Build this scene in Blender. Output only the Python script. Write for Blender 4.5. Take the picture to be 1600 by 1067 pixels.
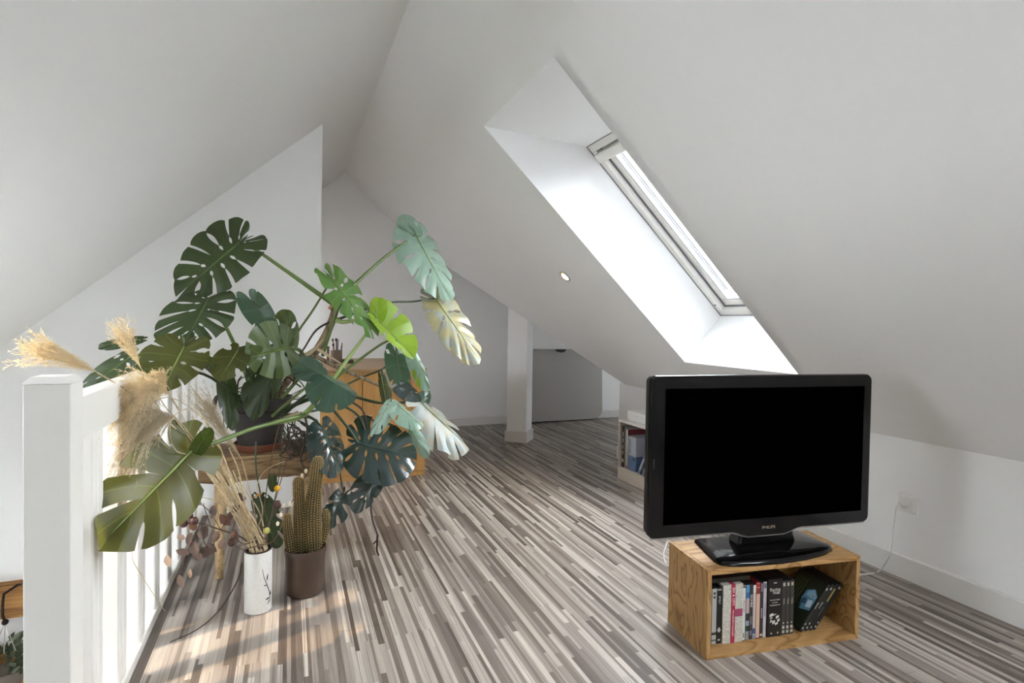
import bpy, bmesh, math, random
from mathutils import Vector, Matrix
import numpy as np

for o in list(bpy.data.objects):
    bpy.data.objects.remove(o, do_unlink=True)
SC = bpy.context.scene
COL = SC.collection
rnd = random.Random(7)

# ------------------------------------------------------------------ camera
F, YAW, PIT, ROL, SY, CAMH = 860.0, math.radians(22.03), math.radians(-1.15), math.radians(.9), -11.5, 1.08
CAM = Vector((0, 0, CAMH))
c_f = Vector((math.sin(YAW)*math.cos(PIT), math.cos(YAW)*math.cos(PIT), math.sin(PIT)))
_r = Vector((math.cos(YAW), -math.sin(YAW), 0)); _u = _r.cross(c_f)
c_r = _r*math.cos(ROL) + _u*math.sin(ROL)
c_u = -_r*math.sin(ROL) + _u*math.cos(ROL)
cd = bpy.data.cameras.new('camera'); cam = bpy.data.objects.new('camera', cd); COL.objects.link(cam)
cd.sensor_width = 36; cd.lens = 36*F/1600; cd.shift_y = SY/1600.0
cd.clip_start = .02
cam.matrix_world = Matrix(((c_r.x, c_u.x, -c_f.x, 0), (c_r.y, c_u.y, -c_f.y, 0), (c_r.z, c_u.z, -c_f.z, CAMH), (0, 0, 0, 1)))
SC.camera = cam

# ------------------------------------------------------------------ sky, sun, daylight, exposure
W = bpy.data.worlds.new('sky'); SC.world = W; W.use_nodes = True
bg = W.node_tree.nodes['Background']; bg.inputs[0].default_value = (.88, .94, 1, 1); bg.inputs[1].default_value = 14.0
sd = bpy.data.lights.new('sun', 'SUN'); sun = bpy.data.objects.new('sun', sd); COL.objects.link(sun)
sd.energy = 2.1; sd.angle = math.radians(.6); sd.color = (1, .74, .44)
sun.location = (-5, 0, 4)
SUN_DIR = Vector((1, .36, -1.08))       # low and warm, through the left skylight and the balusters
sun.rotation_euler = SUN_DIR.to_track_quat('-Z', 'Y').to_euler()
def area(name, loc, target, sx, sy, power, color):
    d = bpy.data.lights.new(name, 'AREA'); d.shape = 'RECTANGLE'; d.size = sx; d.size_y = sy; d.energy = power; d.color = color
    o = bpy.data.objects.new(name, d); COL.objects.link(o); o.location = loc
    o.rotation_euler = (Vector(target)-Vector(loc)).to_track_quat('-Z', 'Y').to_euler(); return o
DAY = (.93, .96, 1)
SC.view_settings.view_transform = 'Standard'; SC.view_settings.look = 'None'
SC.view_settings.exposure = 1.12; SC.view_settings.gamma = 1.0
SC.view_settings.use_curve_mapping = False

# ------------------------------------------------------------------ measuring helpers (rays of the surveyed camera)
def ray(px, py): return c_f*F + c_r*(px-800) - c_u*(py-533.5-SY)
def on(px, py, n, d):
    q = ray(px, py); n = Vector(n); return CAM + q*((d-n.dot(CAM))/n.dot(q))
def fl(px, py, z=0): return on(px, py, (0, 0, 1), z)
def atx(px, py, x): return on(px, py, (1, 0, 0), x)
def aty(px, py, y): return on(px, py, (0, 1, 0), y)

# ------------------------------------------------------------------ material helpers
def lin(h):
    h = h.lstrip('#'); r = []
    for i in (0, 2, 4):
        c = int(h[i:i+2], 16)/255; r.append(c/12.92 if c <= .04045 else ((c+.055)/1.055)**2.4)
    return tuple(r)+(1,)
MATS = {}
def mat(name, col='#ffffff', rough=.5, spec=.5, metal=0, coat=0, emit=None, alpha=None):
    m = bpy.data.materials.new(name); m.use_nodes = True
    b = m.node_tree.nodes['Principled BSDF']
    b.inputs['Base Color'].default_value = lin(col); b.inputs['Roughness'].default_value = rough
    b.inputs['Specular IOR Level'].default_value = spec; b.inputs['Metallic'].default_value = metal
    b.inputs['Coat Weight'].default_value = coat
    if emit: b.inputs['Emission Color'].default_value = lin(emit[0]); b.inputs['Emission Strength'].default_value = emit[1]
    MATS[name] = m; return m
class NT:
    def __init__(s, m): s.t = m.node_tree; s.b = s.t.nodes['Principled BSDF']
    def n(s, ty, **k):
        x = s.t.nodes.new(ty)
        for a, v in k.items(): setattr(x, a, v)
        return x
    def l(s, a, b): s.t.links.new(a, b)
    def math(s, op, a, b=None):
        x = s.n('ShaderNodeMath', operation=op)
        for i, v in enumerate((a, b)):
            if v is None: continue
            if isinstance(v, (int, float)): x.inputs[i].default_value = v
            else: s.l(v, x.inputs[i])
        return x.outputs[0]
    def ramp(s, fac, stops, interp='LINEAR'):
        x = s.n('ShaderNodeValToRGB'); x.color_ramp.interpolation = interp; e = x.color_ramp.elements
        e[0].position = stops[0][0]; e[0].color = lin(stops[0][1]); e[1].position = stops[-1][0]; e[1].color = lin(stops[-1][1])
        for p, c in stops[1:-1]:
            q = e.new(p); q.color = lin(c)
        s.l(fac, x.inputs[0]); return x.outputs[0]
    def mix(s, fac, a, b, mode='MIX'):
        x = s.n('ShaderNodeMix', data_type='RGBA', blend_type=mode)
        for i, v in ((0, fac), (6, a), (7, b)):
            if isinstance(v, (int, float)): x.inputs[i].default_value = v
            elif isinstance(v, tuple): x.inputs[i].default_value = v
            else: s.l(v, x.inputs[i])
        return x.outputs[2]
    def noise(s, vec, scale, detail=3, rough=.5, dist=0):
        x = s.n('ShaderNodeTexNoise'); x.inputs['Scale'].default_value = scale; x.inputs['Detail'].default_value = detail
        x.inputs['Roughness'].default_value = rough; x.inputs['Distortion'].default_value = dist
        if vec is not None: s.l(vec, x.inputs['Vector'])
        return x.outputs[0]
    def mapping(s, vec, sc=(1, 1, 1), rot=(0, 0, 0), loc=(0, 0, 0)):
        x = s.n('ShaderNodeMapping'); x.inputs['Scale'].default_value = sc; x.inputs['Rotation'].default_value = rot; x.inputs['Location'].default_value = loc
        s.l(vec, x.inputs[0]); return x.outputs[0]
    def bump(s, h, strength=.2, dist=.01):
        x = s.n('ShaderNodeBump'); x.inputs['Strength'].default_value = strength; x.inputs['Distance'].default_value = dist
        s.l(h, x.inputs['Height']); s.l(x.outputs[0], s.b.inputs['Normal'])
    def obj(s): return s.n('ShaderNodeTexCoord').outputs['Object']
    def pos(s): return s.n('ShaderNodeNewGeometry').outputs['Position']
    def base(s, c): s.l(c, s.b.inputs['Base Color'])

def paint(name, col, rough=.6, bump=.08):
    m = mat(name, col, rough, .3); t = NT(m); p = t.pos()
    n = t.noise(p, 1.3, 2); t.base(t.mix(.05, lin(col), t.ramp(n, [(.3, '#8c8882'), (.7, '#ffffff')]), 'OVERLAY'))
    t.bump(t.noise(p, 220, 2), bump, .002); return m
PAINT = paint('white_wall_paint', '#ecebe9')
CEIL = paint('white_ceiling_paint', '#ecebe9')
GLOSS = mat('white_gloss_paint', '#e7e4de', .32, .5)
TRIM = mat('white_trim_paint', '#dddad5', .4, .4)

def floor_mat():
    m = mat('striped_laminate', '#a09488', .42, .4); t = NT(m)
    s = t.n('ShaderNodeSeparateXYZ'); t.l(t.pos(), s.inputs[0]); x, y = s.outputs[0], s.outputs[1]
    wx = t.math('ADD', x, t.math('ADD', t.math('MULTIPLY', t.math('SINE', t.math('MULTIPLY', x, 97.0)), .0032),
                                 t.math('MULTIPLY', t.math('SINE', t.math('MULTIPLY', x, 263.0)), .0016)))
    xi = t.math('FLOOR', t.math('DIVIDE', wx, .0150))
    def wn(a, b):
        c = t.n('ShaderNodeCombineXYZ'); t.l(a, c.inputs[0])
        if b is not None: t.l(b, c.inputs[1])
        w = t.n('ShaderNodeTexWhiteNoise', noise_dimensions='2D'); t.l(c.outputs[0], w.inputs['Vector']); return w.outputs['Value'], w.outputs['Color']
    r1, c1 = wn(xi, None); sp = t.n('ShaderNodeSeparateColor'); t.l(c1, sp.inputs[0])
    ln = t.math('ADD', t.math('MULTIPLY', sp.outputs[1], .6), .3)
    yi = t.math('FLOOR', t.math('DIVIDE', t.math('ADD', y, t.math('MULTIPLY', r1, 5.3)), ln))
    v, _c = wn(xi, yi)
    c = t.ramp(v, [(0, '#584e47'), (.14, '#695f58'), (.28, '#7d736b'), (.46, '#938981'), (.66, '#a49b92'), (.84, '#b4aba2'), (1, '#c1b9b0')])
    g = t.noise(t.mapping(t.pos(), (260, 5, 1)), 1, 3, .6)
    x2 = t.math('FLOOR', t.math('DIVIDE', x, .0037)); r2, c2 = wn(x2, t.math('FLOOR', t.math('DIVIDE', y, .47)))
    c = t.mix(t.math('MULTIPLY', t.math('LESS_THAN', r2, .13), .45), c, lin('#6a5d54'))
    c = t.mix(.28, c, t.ramp(g, [(.25, '#4d433c'), (.5, '#808080'), (.75, '#e4dacf')]), 'OVERLAY')
    g2 = t.noise(t.mapping(t.pos(), (30, .8, 1)), 1, 2, .5)
    c = t.mix(.18, c, t.ramp(g2, [(.3, '#4d433c'), (.7, '#d8d2cc')]), 'OVERLAY')
    t.base(c); t.bump(g, .05, .002); return m
FLOORM = floor_mat()

def wood(name, cols, scale=(1, 1, 1), rings=14, dist=5, rough=.5, axis='Z', fine=.25, spec=.35, zz=.12, ns=7, nd=.6):
    """grain running along one object axis, with cathedral figure"""
    m = mat(name, cols[1], rough, spec); t = NT(m); o = t.obj()
    st = {'X': (zz, 1, 1), 'Y': (1, zz, 1), 'Z': (1, 1, zz)}[axis]
    q = t.mapping(o, tuple(a*b for a, b in zip(st, scale)))
    n = t.noise(q, ns, 2, .5, nd)
    w = t.math('FRACT', t.math('MULTIPLY', n, rings))
    fig = t.ramp(w, [(0, cols[0]), (.18, cols[1]), (.7, cols[2]), (.93, cols[1]), (1, cols[0])])
    st2 = {'X': (4, 160, 160), 'Y': (160, 4, 160), 'Z': (160, 160, 4)}[axis]
    f = t.noise(t.mapping(o, st2), 1, 3, .6)
    c = t.mix(fine, fig, t.ramp(f, [(.3, cols[0]), (.7, cols[2])]), 'MIX'); t.base(c); t.bump(f, .08, .002); return m
PLYZ = wood('pine_plywood_upright', ('#6f4a24', '#a07a48', '#b58f5f'), (1, 1, 1), 9, rough=.5, axis='Z', zz=.3, ns=10, nd=1.0)
PLYX = wood('pine_plywood_lying', ('#775026', '#a47d4b', '#b79161'), (1, 1, 1), 9, rough=.5, axis='X', zz=.25, ns=9, nd=.8)
CABW = wood('beech_cabinet_wood', ('#a87b45', '#bb8d54', '#c69a62'), (1, 1, 1), 4, rough=.45, axis='Z', fine=.4)
CABT = wood('beech_cabinet_top', ('#a1825f', '#b0916e', '#bb9d7a'), (1, 1, 1), 4, rough=.4, axis='X', fine=.4)
BEAMW = wood('old_beam_wood', ('#5d3a1c', '#95683a', '#b98a52'), (1, 1, 1), 9, rough=.75, axis='X', fine=.5)
BENCHW = wood('weathered_bench_wood', ('#40301f', '#785d41', '#a08460'), (1, 1, 1), 12, rough=.8, axis='X', fine=.55)
LEGW = wood('stripped_branch_wood', ('#7b6243', '#b0926a', '#cdb28a'), (1, 1, 1), 8, rough=.7, axis='Z', fine=.5)
SHELFW = wood('pale_birch_board', ('#b5a593', '#c8baa9', '#d4c8ba'), (1, 1, 1), 5, rough=.5, axis='Y', fine=.3)

# ------------------------------------------------------------------ mesh helpers
class MB:
    def __init__(s): s.v = []; s.f = []; s.m = []; s.uv = {}
    def add(s, vs, fs, mi=0):
        o = len(s.v); s.v += [tuple(v) for v in vs]; s.f += [tuple(i+o for i in f) for f in fs]; s.m += [mi]*len(fs); return o
    def box(s, a, b, mi=0, M=None):
        x0, y0, z0 = a; x1, y1, z1 = b
        vs = [Vector(p) for p in ((x0, y0, z0), (x1, y0, z0), (x1, y1, z0), (x0, y1, z0), (x0, y0, z1), (x1, y0, z1), (x1, y1, z1), (x0, y1, z1))]
        if M is not None: vs = [M @ v for v in vs]
        s.add(vs, [(0, 3, 2, 1), (4, 5, 6, 7), (0, 1, 5, 4), (1, 2, 6, 5), (2, 3, 7, 6), (3, 0, 4, 7)], mi); return s
    def prism(s, poly, off, mi=0):
        """closed solid: polygon of 3D points swept by vector off"""
        n = len(poly); off = Vector(off); vs = [Vector(p) for p in poly] + [Vector(p)+off for p in poly]
        s.add(vs, [tuple(range(n-1, -1, -1)), tuple(range(n, 2*n))] + [(i, (i+1) % n, n+(i+1) % n, n+i) for i in range(n)], mi); return s
    def tube(s, pts, rad, k=8, mi=0, cap=True):
        pts = [Vector(p) for p in pts]; n = len(pts)
        if not hasattr(rad, '__len__'): rad = [rad]*n
        vs = []; up = None
        for i in range(n):
            t = (pts[min(i+1, n-1)]-pts[max(i-1, 0)]); t = t.normalized() if t.length > 1e-9 else Vector((0, 0, 1))
            if up is None: up = t.orthogonal().normalized()
            up = (up - t*up.dot(t)); up = up.normalized() if up.length > 1e-6 else t.orthogonal().normalized()
            sd_ = t.cross(up)
            for j in range(k):
                a = 2*math.pi*j/k; vs.append(pts[i]+(up*math.cos(a)+sd_*math.sin(a))*rad[i])
        fs = [(i*k+j, i*k+(j+1) % k, (i+1)*k+(j+1) % k, (i+1)*k+j) for i in range(n-1) for j in range(k)]
        if cap: fs += [tuple(range(k-1, -1, -1)), tuple(range((n-1)*k, n*k))]
        s.add(vs, fs, mi); return s
    def lathe(s, prof, c=(0, 0, 0), k=32, mi=0, M=None):
        """profile of (radius, z)"""
        c = Vector(c); vs = []; n = len(prof)
        for r, z in prof:
            for j in range(k):
                a = 2*math.pi*j/k; p = Vector((r*math.cos(a), r*math.sin(a), z))
                if M is not None: p = M @ p
                vs.append(c+p)
        fs = [(i*k+j, i*k+(j+1) % k, (i+1)*k+(j+1) % k, (i+1)*k+j) for i in range(n-1) for j in range(k)]
        fs += [tuple(range(k-1, -1, -1)), tuple(range((n-1)*k, n*k))]
        s.add(vs, fs, mi); return s
    def ball(s, c, r, k=10, mi=0, sc=(1, 1, 1), M=None):
        prof = [(max(r*math.sin(math.pi*i/6), 1e-5), -r*math.cos(math.pi*i/6)*sc[2]) for i in range(7)]
        s.lathe(prof, c, k, mi, M); return s
    def build(s, name, m=None, parent=None, smooth=False, bevel=0, kind=None, uv=None, seg=2):
        me = bpy.data.meshes.new(name); me.from_pydata(s.v, [], s.f); me.validate(clean_customdata=False)
        ms = m if isinstance(m, (list, tuple)) else [m]
        for x in ms: me.materials.append(x)
        if len(ms) > 1 and len(me.polygons) == len(s.m): me.polygons.foreach_set('material_index', s.m)
        if smooth: me.polygons.foreach_set('use_smooth', [True]*len(me.polygons))
        o = bpy.data.objects.new(name, me); COL.objects.link(o)
        if parent is not None: adopt(o, parent)
        if bevel:
            b = o.modifiers.new('bevel', 'BEVEL'); b.width = bevel; b.segments = seg; b.limit_method = 'ANGLE'; b.angle_limit = math.radians(35)
        if kind: o['kind'] = kind
        if smooth == 'auto':
            me.polygons.foreach_set('use_smooth', [True]*len(me.polygons)); me.set_sharp_from_angle(angle=math.radians(35))
        me.update(); return o
def adopt(o, p):
    o.parent = p; o.matrix_parent_inverse = (Matrix.LocRotScale(p.location, p.rotation_euler, p.scale)).inverted()
def thing(name, label, cat, loc=(0, 0, 0), group=None, rz=0):
    o = bpy.data.objects.new(name, None); o.empty_display_size = .05; COL.objects.link(o); o.location = loc; o.rotation_euler = (0, 0, rz)
    return tag(o, label, cat, group)
def tag(o, label, cat, group=None):
    o['label'] = label; o['category'] = cat
    if group: o['group'] = group
    return o
def struct(o): o['kind'] = 'structure'; return o
def smooth_path(pts, n=24):
    """Catmull-Rom through the points"""
    P = [Vector(p) for p in pts]
    if len(P) == 2: return [P[0].lerp(P[1], i/n) for i in range(n+1)]
    P = [P[0]*2-P[1]] + P + [P[-1]*2-P[-2]]; out = []; m = len(P)-3; per = max(2, n//m)
    for i in range(m):
        a, b, c, d = P[i:i+4]
        for j in range(per):
            t = j/per; out.append(.5*((2*b)+(c-a)*t+(2*a-5*b+4*c-d)*t*t+(3*b-a-3*c+d)*t**3))
    out.append(P[-2].copy()); return out
def text(body, size, M, m, parent, name='lettering', depth=.0004, align='CENTER', sx=1):
    cu = bpy.data.curves.new(name, 'FONT'); cu.body = body; cu.size = size; cu.extrude = depth; cu.align_x = align; cu.align_y = 'CENTER'; cu.resolution_u = 2
    t = bpy.data.objects.new(name, cu); COL.objects.link(t)
    bpy.context.view_layer.update()
    me = bpy.data.meshes.new_from_object(t.evaluated_get(bpy.context.evaluated_depsgraph_get()))
    bpy.data.objects.remove(t, do_unlink=True)
    me.transform(M @ Matrix.Diagonal((sx, 1, 1, 1))); me.materials.clear(); me.materials.append(m); me.name = name
    o = bpy.data.objects.new(name, me); COL.objects.link(o); adopt(o, parent); return o

# ------------------------------------------------------------------ the shell
XR, ZK, TS = 2.485, .603, math.tan(math.radians(43.2))          # knee wall, its height, right pitch
XRIDGE = .477; ZRIDGE = ZK + (XR-XRIDGE)*TS
TL = .885; YW, YF, YB = 3.4, 5.5, -3.0                           # left pitch, partition wall, far wall, rear wall
XL = -2.3
zs = lambda x: ZK + (XR-x)*TS
zl = lambda x: ZRIDGE + (x-XRIDGE)*TL
R3 = lambda x, y: Vector((x, y, zs(x)))
L3 = lambda x, y: Vector((x, y, zl(x)))
KV = Vector((0, 0, .52))
def sheet(mb, pts, n, th=.12, mi=0):
    mb.prism(pts, Vector(n)*th, mi)
# right slope, with the skylight shaft
hx0, hx1, hy0, hy1 = .911, 2.211, 1.88, 2.68
nR = Vector((TS, 0, 1)).normalized(); nL = Vector((-TL, 0, 1)).normalized()
m = MB()
def q4(x0, x1, y0, y1): sheet(m, [R3(x0, y0), R3(x1, y0), R3(x1, y1), R3(x0, y1)], nR)
q4(XRIDGE, XR, YB-.1, -.15); q4(XRIDGE, 1.52, -.15, .52); q4(2.0, XR, -.15, .52); q4(XRIDGE, XR, .52, hy0); q4(XRIDGE, hx0, hy0, hy1); q4(hx1, XR, hy0, hy1); q4(XRIDGE, XR, hy1, 3.72)  # second, out-of-view opening added in this slope for fill daylight
sheet(m, [R3(XRIDGE, 3.72), R3(XR, 3.72), R3(1.17, YF), R3(XRIDGE, YF)], nR)
ceil = struct(m.build('ceiling', CEIL))
# shaft faces (splayed head, square sill)
fx0, fz0, fx1, fz1, fy0, fy1 = 1.50, 2.05, 2.46, 1.147, 1.90, 2.66
A = [R3(hx0, hy0), R3(hx1, hy0), R3(hx1, hy1), R3(hx0, hy1)]
B = [Vector((fx0, fy0, fz0)), Vector((fx1, fy0, fz1)), Vector((fx1, fy1, fz1)), Vector((fx0, fy1, fz0))]
m = MB(); outd = [Vector((0, -.05, 0)), Vector((.05, 0, -.04)), Vector((0, .05, 0)), Vector((-.02, 0, .06))]
for i in range(4):
    j = (i+1) % 4; m.prism([A[i], A[j], B[j], B[i]], outd[i])
shaft = m.build('window_reveal', paint('reveal_paint', '#f6f6f6', .5)); adopt(shaft, ceil)
# left slope
m = MB()
def l4(x0, x1, y0, y1): sheet(m, [L3(x0, y0), L3(x1, y0), L3(x1, y1), L3(x0, y1)], nL)
l4(XL, XRIDGE, YB-.1, 1.40); l4(XL, -1.6, 1.40, 1.90); l4(-.86, XRIDGE, 1.40, 1.90); l4(XL, XRIDGE, 1.90, 4.05)
l4(XL, -1.27, 4.05, 4.75); l4(-.93, XRIDGE, 4.05, 4.75); l4(XL, XRIDGE, 4.75, YF)  # opening hidden behind the partition, added to brighten the far end
lc = struct(m.build('ceiling', CEIL))
win2 = bpy.data.objects.new('window_2', None); COL.objects.link(win2); struct(win2); win2.location = L3(-1.2, 1.65)
WL = Matrix.Translation(L3(-1.6, 1.40)) @ Matrix(((math.cos(math.atan(TL)), 0, -math.sin(math.atan(TL)), 0), (0, 1, 0, 0), (math.sin(math.atan(TL)), 0, math.cos(math.atan(TL)), 0), (0, 0, 0, 1)))
ll = .74/math.cos(math.atan(TL)); m = MB()
for a_, b_ in (((-.02, -.02, .06), (.05, .52, .14)), ((ll-.05, -.02, .06), (ll+.02, .52, .14)), ((.05, -.02, .06), (ll-.05, .04, .14)), ((.05, .46, .06), (ll-.05, .52, .14))): m.box(a_, b_, 0, WL)
m.build('window_frame', GLOSS, win2)
# valley roof of the far wing
V0, V1 = R3(1.17, YF), R3(XR, 3.72); g = (V0.z-V1.z)/(V0.y-V1.y)
m = MB(); e0 = Vector((4.6, YF+.1, V0.z+g*.1)); e1 = Vector((4.6, 3.72, V1.z))
m.prism([V1, e1, e0, Vector((1.17, YF+.1, V0.z+g*.1)), V0], (0, 0, .12)); struct(m.build('ceiling', CEIL))
# far wall (gable)
m = MB(); m.prism([(XL-.1, YF, -.2), (4.6, YF, -.2), (4.6, YF, V0.z+.05), (1.17, YF, V0.z), (XRIDGE, YF, ZRIDGE), (XL-.1, YF, zl(XL-.1))], (0, .1, 0))
struct(m.build('wall_far', PAINT))
# partition with the sloped head and its return towards the far wall; it runs down past the stairwell
m = MB(); xe = .17
m.prism([(XL-.1, YW, -2.7), (xe, YW, -2.7), (xe, YW, zl(xe)+.004), (XL-.1, YW, zl(XL-.1)+.004)], (0, .1, 0))
struct(m.build('wall_partition', PAINT))
# knee wall
m = MB(); m.box((XR, YB-.1, -.1), (XR+.1, 3.8, ZK+.005)); m.box((XR+.1, 3.72, -.1), (4.6, 3.8, ZK+.06)); struct(m.build('wall_right', PAINT))
m = MB(); m.box((4.5, 3.7, -.1), (4.6, 4.35, V0.z+.2)); m.box((4.5, 4.75, -.1), (4.6, YF+.1, V0.z+.2)); m.box((4.5, 4.35, -.1), (4.6, 4.75, .6)); m.box((4.5, 4.35, .9), (4.6, 4.75, V0.z+.2)); struct(m.build('wall_wing', PAINT))  # unseen opening added here to bring light into the far wing
# rear wall with an unseen opening added to let daylight in
m = MB()
wa, wb, w0, w1 = .2, .8, .95, 1.4
m.prism([(XL-.1, YB, -2.7), (wa, YB, -2.7), (wa, YB, zl(wa)), (XL-.1, YB, zl(XL-.1))], (0, -.1, 0))
m.prism([(wb, YB, -2.7), (XR+.1, YB, -2.7), (XR+.1, YB, ZK), (XR, YB, ZK), (wb, YB, zs(wb))], (0, -.1, 0))
m.prism([(wa, YB, -2.7), (wb, YB, -2.7), (wb, YB, w0), (wa, YB, w0)], (0, -.1, 0))
m.prism([(wa, YB, w1), (wb, YB, w1), (wb, YB, zs(wb)), (XRIDGE, YB, ZRIDGE), (wa, YB, zl(wa))], (0, -.1, 0))
struct(m.build('wall_rear', PAINT))
# left wall (under the slope, down to the lower storey), lower floor
m = MB(); m.box((XL-.1, YB-.1, -2.7), (XL, .9, zl(XL)+.05)); m.box((XL-.1, .9, -2.7), (XL, 1.6, -1.5)); m.box((XL-.1, .9, -.9), (XL, 1.6, zl(XL)+.05)); m.box((XL-.1, 1.6, -2.7), (XL, YF+.1, zl(XL)+.05))  # unseen opening low in this wall, added to light the stairwell
struct(m.build('wall_left', PAINT))
m = MB(); m.box((XL-.1, YB-.1, -2.8), (-.3, YW+.1, -2.7)); struct(m.build('floor_lower', mat('lower_floor_grey', '#9d968e', .6)))
m = MB(); m.box((-.45, YB-.1, -2.7), (-.35, YW, -.3)); struct(m.build('wall_stairwell', PAINT))

# ------------------------------------------------------------------ floor: slab and laminate planks
XE = -.432
m = MB(); m.box((XE, YB-.1, -.3), (4.6, YF+.1, -.009)); m.box((XL-.1, YW+.1, -.3), (XE, YF+.1, -.009))
flo = struct(m.build('floor', FLOORM))
pw, plen = .193, 1.29; pm = None
row = 0; x = XE
while x < 4.45:
    off = [0, .43, .86, .21, .64, 1.07][row % 6]
    y = -.4 - off
    while y < YF:
        y1 = min(y+plen, YF); x1 = min(x+pw, 4.5)
        if y1 > .75 and not (x > XR+.05 and y1 < 3.7):
            full = y1-y > plen-.001 and x1-x > pw-.001
            if full and pm is not None:
                o = bpy.data.objects.new('plank', pm); COL.objects.link(o)
            else:
                b = MB(); b.box((0, 0, -.009), (x1-x-.0005, y1-y-.0006, 0)); o = b.build('plank', FLOORM)
                if full: pm = o.data
            o.location = (x, y, 0); o.parent = flo
        y += plen
    x += pw; row += 1

# baseboards
bb = .095
def base(name, a, b, inn, h=bb, z=0):
    a = Vector(a+(z,)); b = Vector(b+(z,)); inn = Vector(inn+(0,))
    p = MB(); p.prism([a, a+inn*.014, a+inn*.014+Vector((0, 0, h-.006)), a+inn*.008+Vector((0, 0, h)), a+Vector((0, 0, h))], b-a)
    return struct(p.build(name, TRIM))
base('baseboard_right', (XR, YB), (XR, 3.8), (-1, 0), .10)
base('baseboard_far', (XL, YF), (4.5, YF), (0, -1), .085)

# column under the valley, turned 45 degrees
cx, cy = fl(823, 693).x, fl(823, 693).y
e1 = Vector((-.76, .65, 0)); e2 = Vector((.65, .76, 0)); c0 = Vector((cx, cy, 0))+e1*.015+e2*.015
wing = lambda p: V1.z + g*(p.y-V1.y)
def colpts(s, t0, t1): return [c0+e1*(-t0)+e2*(-t0), c0+e1*(s+t0)-e2*t0, c0+e1*(s+t0)+e2*(s+t0), c0-e1*t0+e2*(s+t0)]
P = colpts(.185, 0, 0); m = MB()
top = [p+Vector((0, 0, max(zs(p.x), wing(p))+.012)) for p in P]
m.add(P+top, [(3, 2, 1, 0), (4, 5, 6, 7)]+[(i, (i+1) % 4, 4+(i+1) % 4, 4+i) for i in range(4)])
colm = struct(m.build('column', PAINT, bevel=.003))
m = MB(); P = colpts(.185, .014, 0); m.prism(P, (0, 0, .10)); o = m.build('baseboard', TRIM, colm, bevel=.004)

# ------------------------------------------------------------------ skylight window
win = bpy.data.objects.new('window_1', None); COL.objects.link(win); struct(win); win.location = ((fx0+fx1)/2, (fy0+fy1)/2, (fz0+fz1)/2)
dx = Vector((fx1-fx0, 0, fz1-fz0)); LW = dx.length; dx.normalize(); dn = Vector((-dx.z, 0, dx.x)); dy = Vector((0, 1, 0))
O = Vector((fx0, fy0, fz0)); WM = Matrix(((dx.x, 0, dn.x, O.x), (dx.y, 1, dn.y, O.y), (dx.z, 0, dn.z, O.z), (0, 0, 0, 1)))   # local: u down the slope, v along y, w outwards
HW = fy1-fy0
def ring(mb, u0, u1, v0, v1, bw, w0, w1, bt=None):
    bt = bt or bw
    mb.box((u0, v0, w0), (u0+bt, v1, w1), 0, WM); mb.box((u1-bt, v0, w0), (u1, v1, w1), 0, WM)
    mb.box((u0+bt, v0, w0), (u1-bt, v0+bw, w1), 0, WM); mb.box((u0+bt, v1-bw, w0), (u1-bt, v1, w1), 0, WM)
m = MB(); ring(m, -.03, LW+.03, -.03, HW+.03, .075, 0, .11); m.build('window_frame', GLOSS, win, bevel=.004)
m = MB(); ring(m, .05, LW-.05, .05, HW-.05, .055, .035, .10); m.build('sash', GLOSS, win, bevel=.006)
glass = mat('clear_glass', '#ffffff', 0, .5); t = NT(glass); tr = t.n('ShaderNodeBsdfTransparent'); gl = t.n('ShaderNodeBsdfGlossy'); gl.inputs['Roughness'].default_value = .02
fr = t.n('ShaderNodeFresnel'); fr.inputs[0].default_value = 1.45; mx = t.n('ShaderNodeMixShader'); t.l(fr.outputs[0], mx.inputs[0]); t.l(tr.outputs[0], mx.inputs[1]); t.l(gl.outputs[0], mx.inputs[2])
t.l(mx.outputs[0], t.t.nodes['Material Output'].inputs[0])
GREYLN = mat('grey_line', '#77777a', .6)
m = MB(); ring(m, .042, LW-.042, .042, HW-.042, .010, .028, .036); m.build('sash_shadow_line', GREYLN, win)  # grey ring drawn in for the shadow line around the sash
m = MB(); ring(m, -.001, LW+.001, -.001, HW+.001, .0045, -.003, .001); m.build('reveal_joint', GREYLN, win)
m = MB(); ring(m, .098, LW-.098, .098, HW-.098, .008, .034, .064); m.build('glazing_bead', mat('pale_grey_bead', '#b9babd', .5), win)
m = MB(); m.box((.1, .1, .065), (LW-.1, HW-.1, .075), 0, WM); m.build('pane', glass, win)
m = MB(); m.box((.06, .02, -.02), (.115, HW-.02, .035), 0, WM); m.build('blind_cassette', GLOSS, win, bevel=.008)
m = MB(); m.box((.115, .615, .05), (LW-.16, .620, .06), 0, WM); m.box((.115, .634, .05), (LW-.16, .639, .06), 0, WM); m.build('blind_guide', mat('grey_guide_rail', '#8a8a8a', .5), win)
SCRW = mat('dark_screw', '#55524e', .5)
for u in (.11, LW-.09):
    m = MB(); m.lathe([(.006, 0), (.006, -.003), (.003, -.004)], (0, 0, 0), 12, 0, WM @ Matrix.Translation((u, HW-.022, 0))); m.build('screw', SCRW, win)

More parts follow.
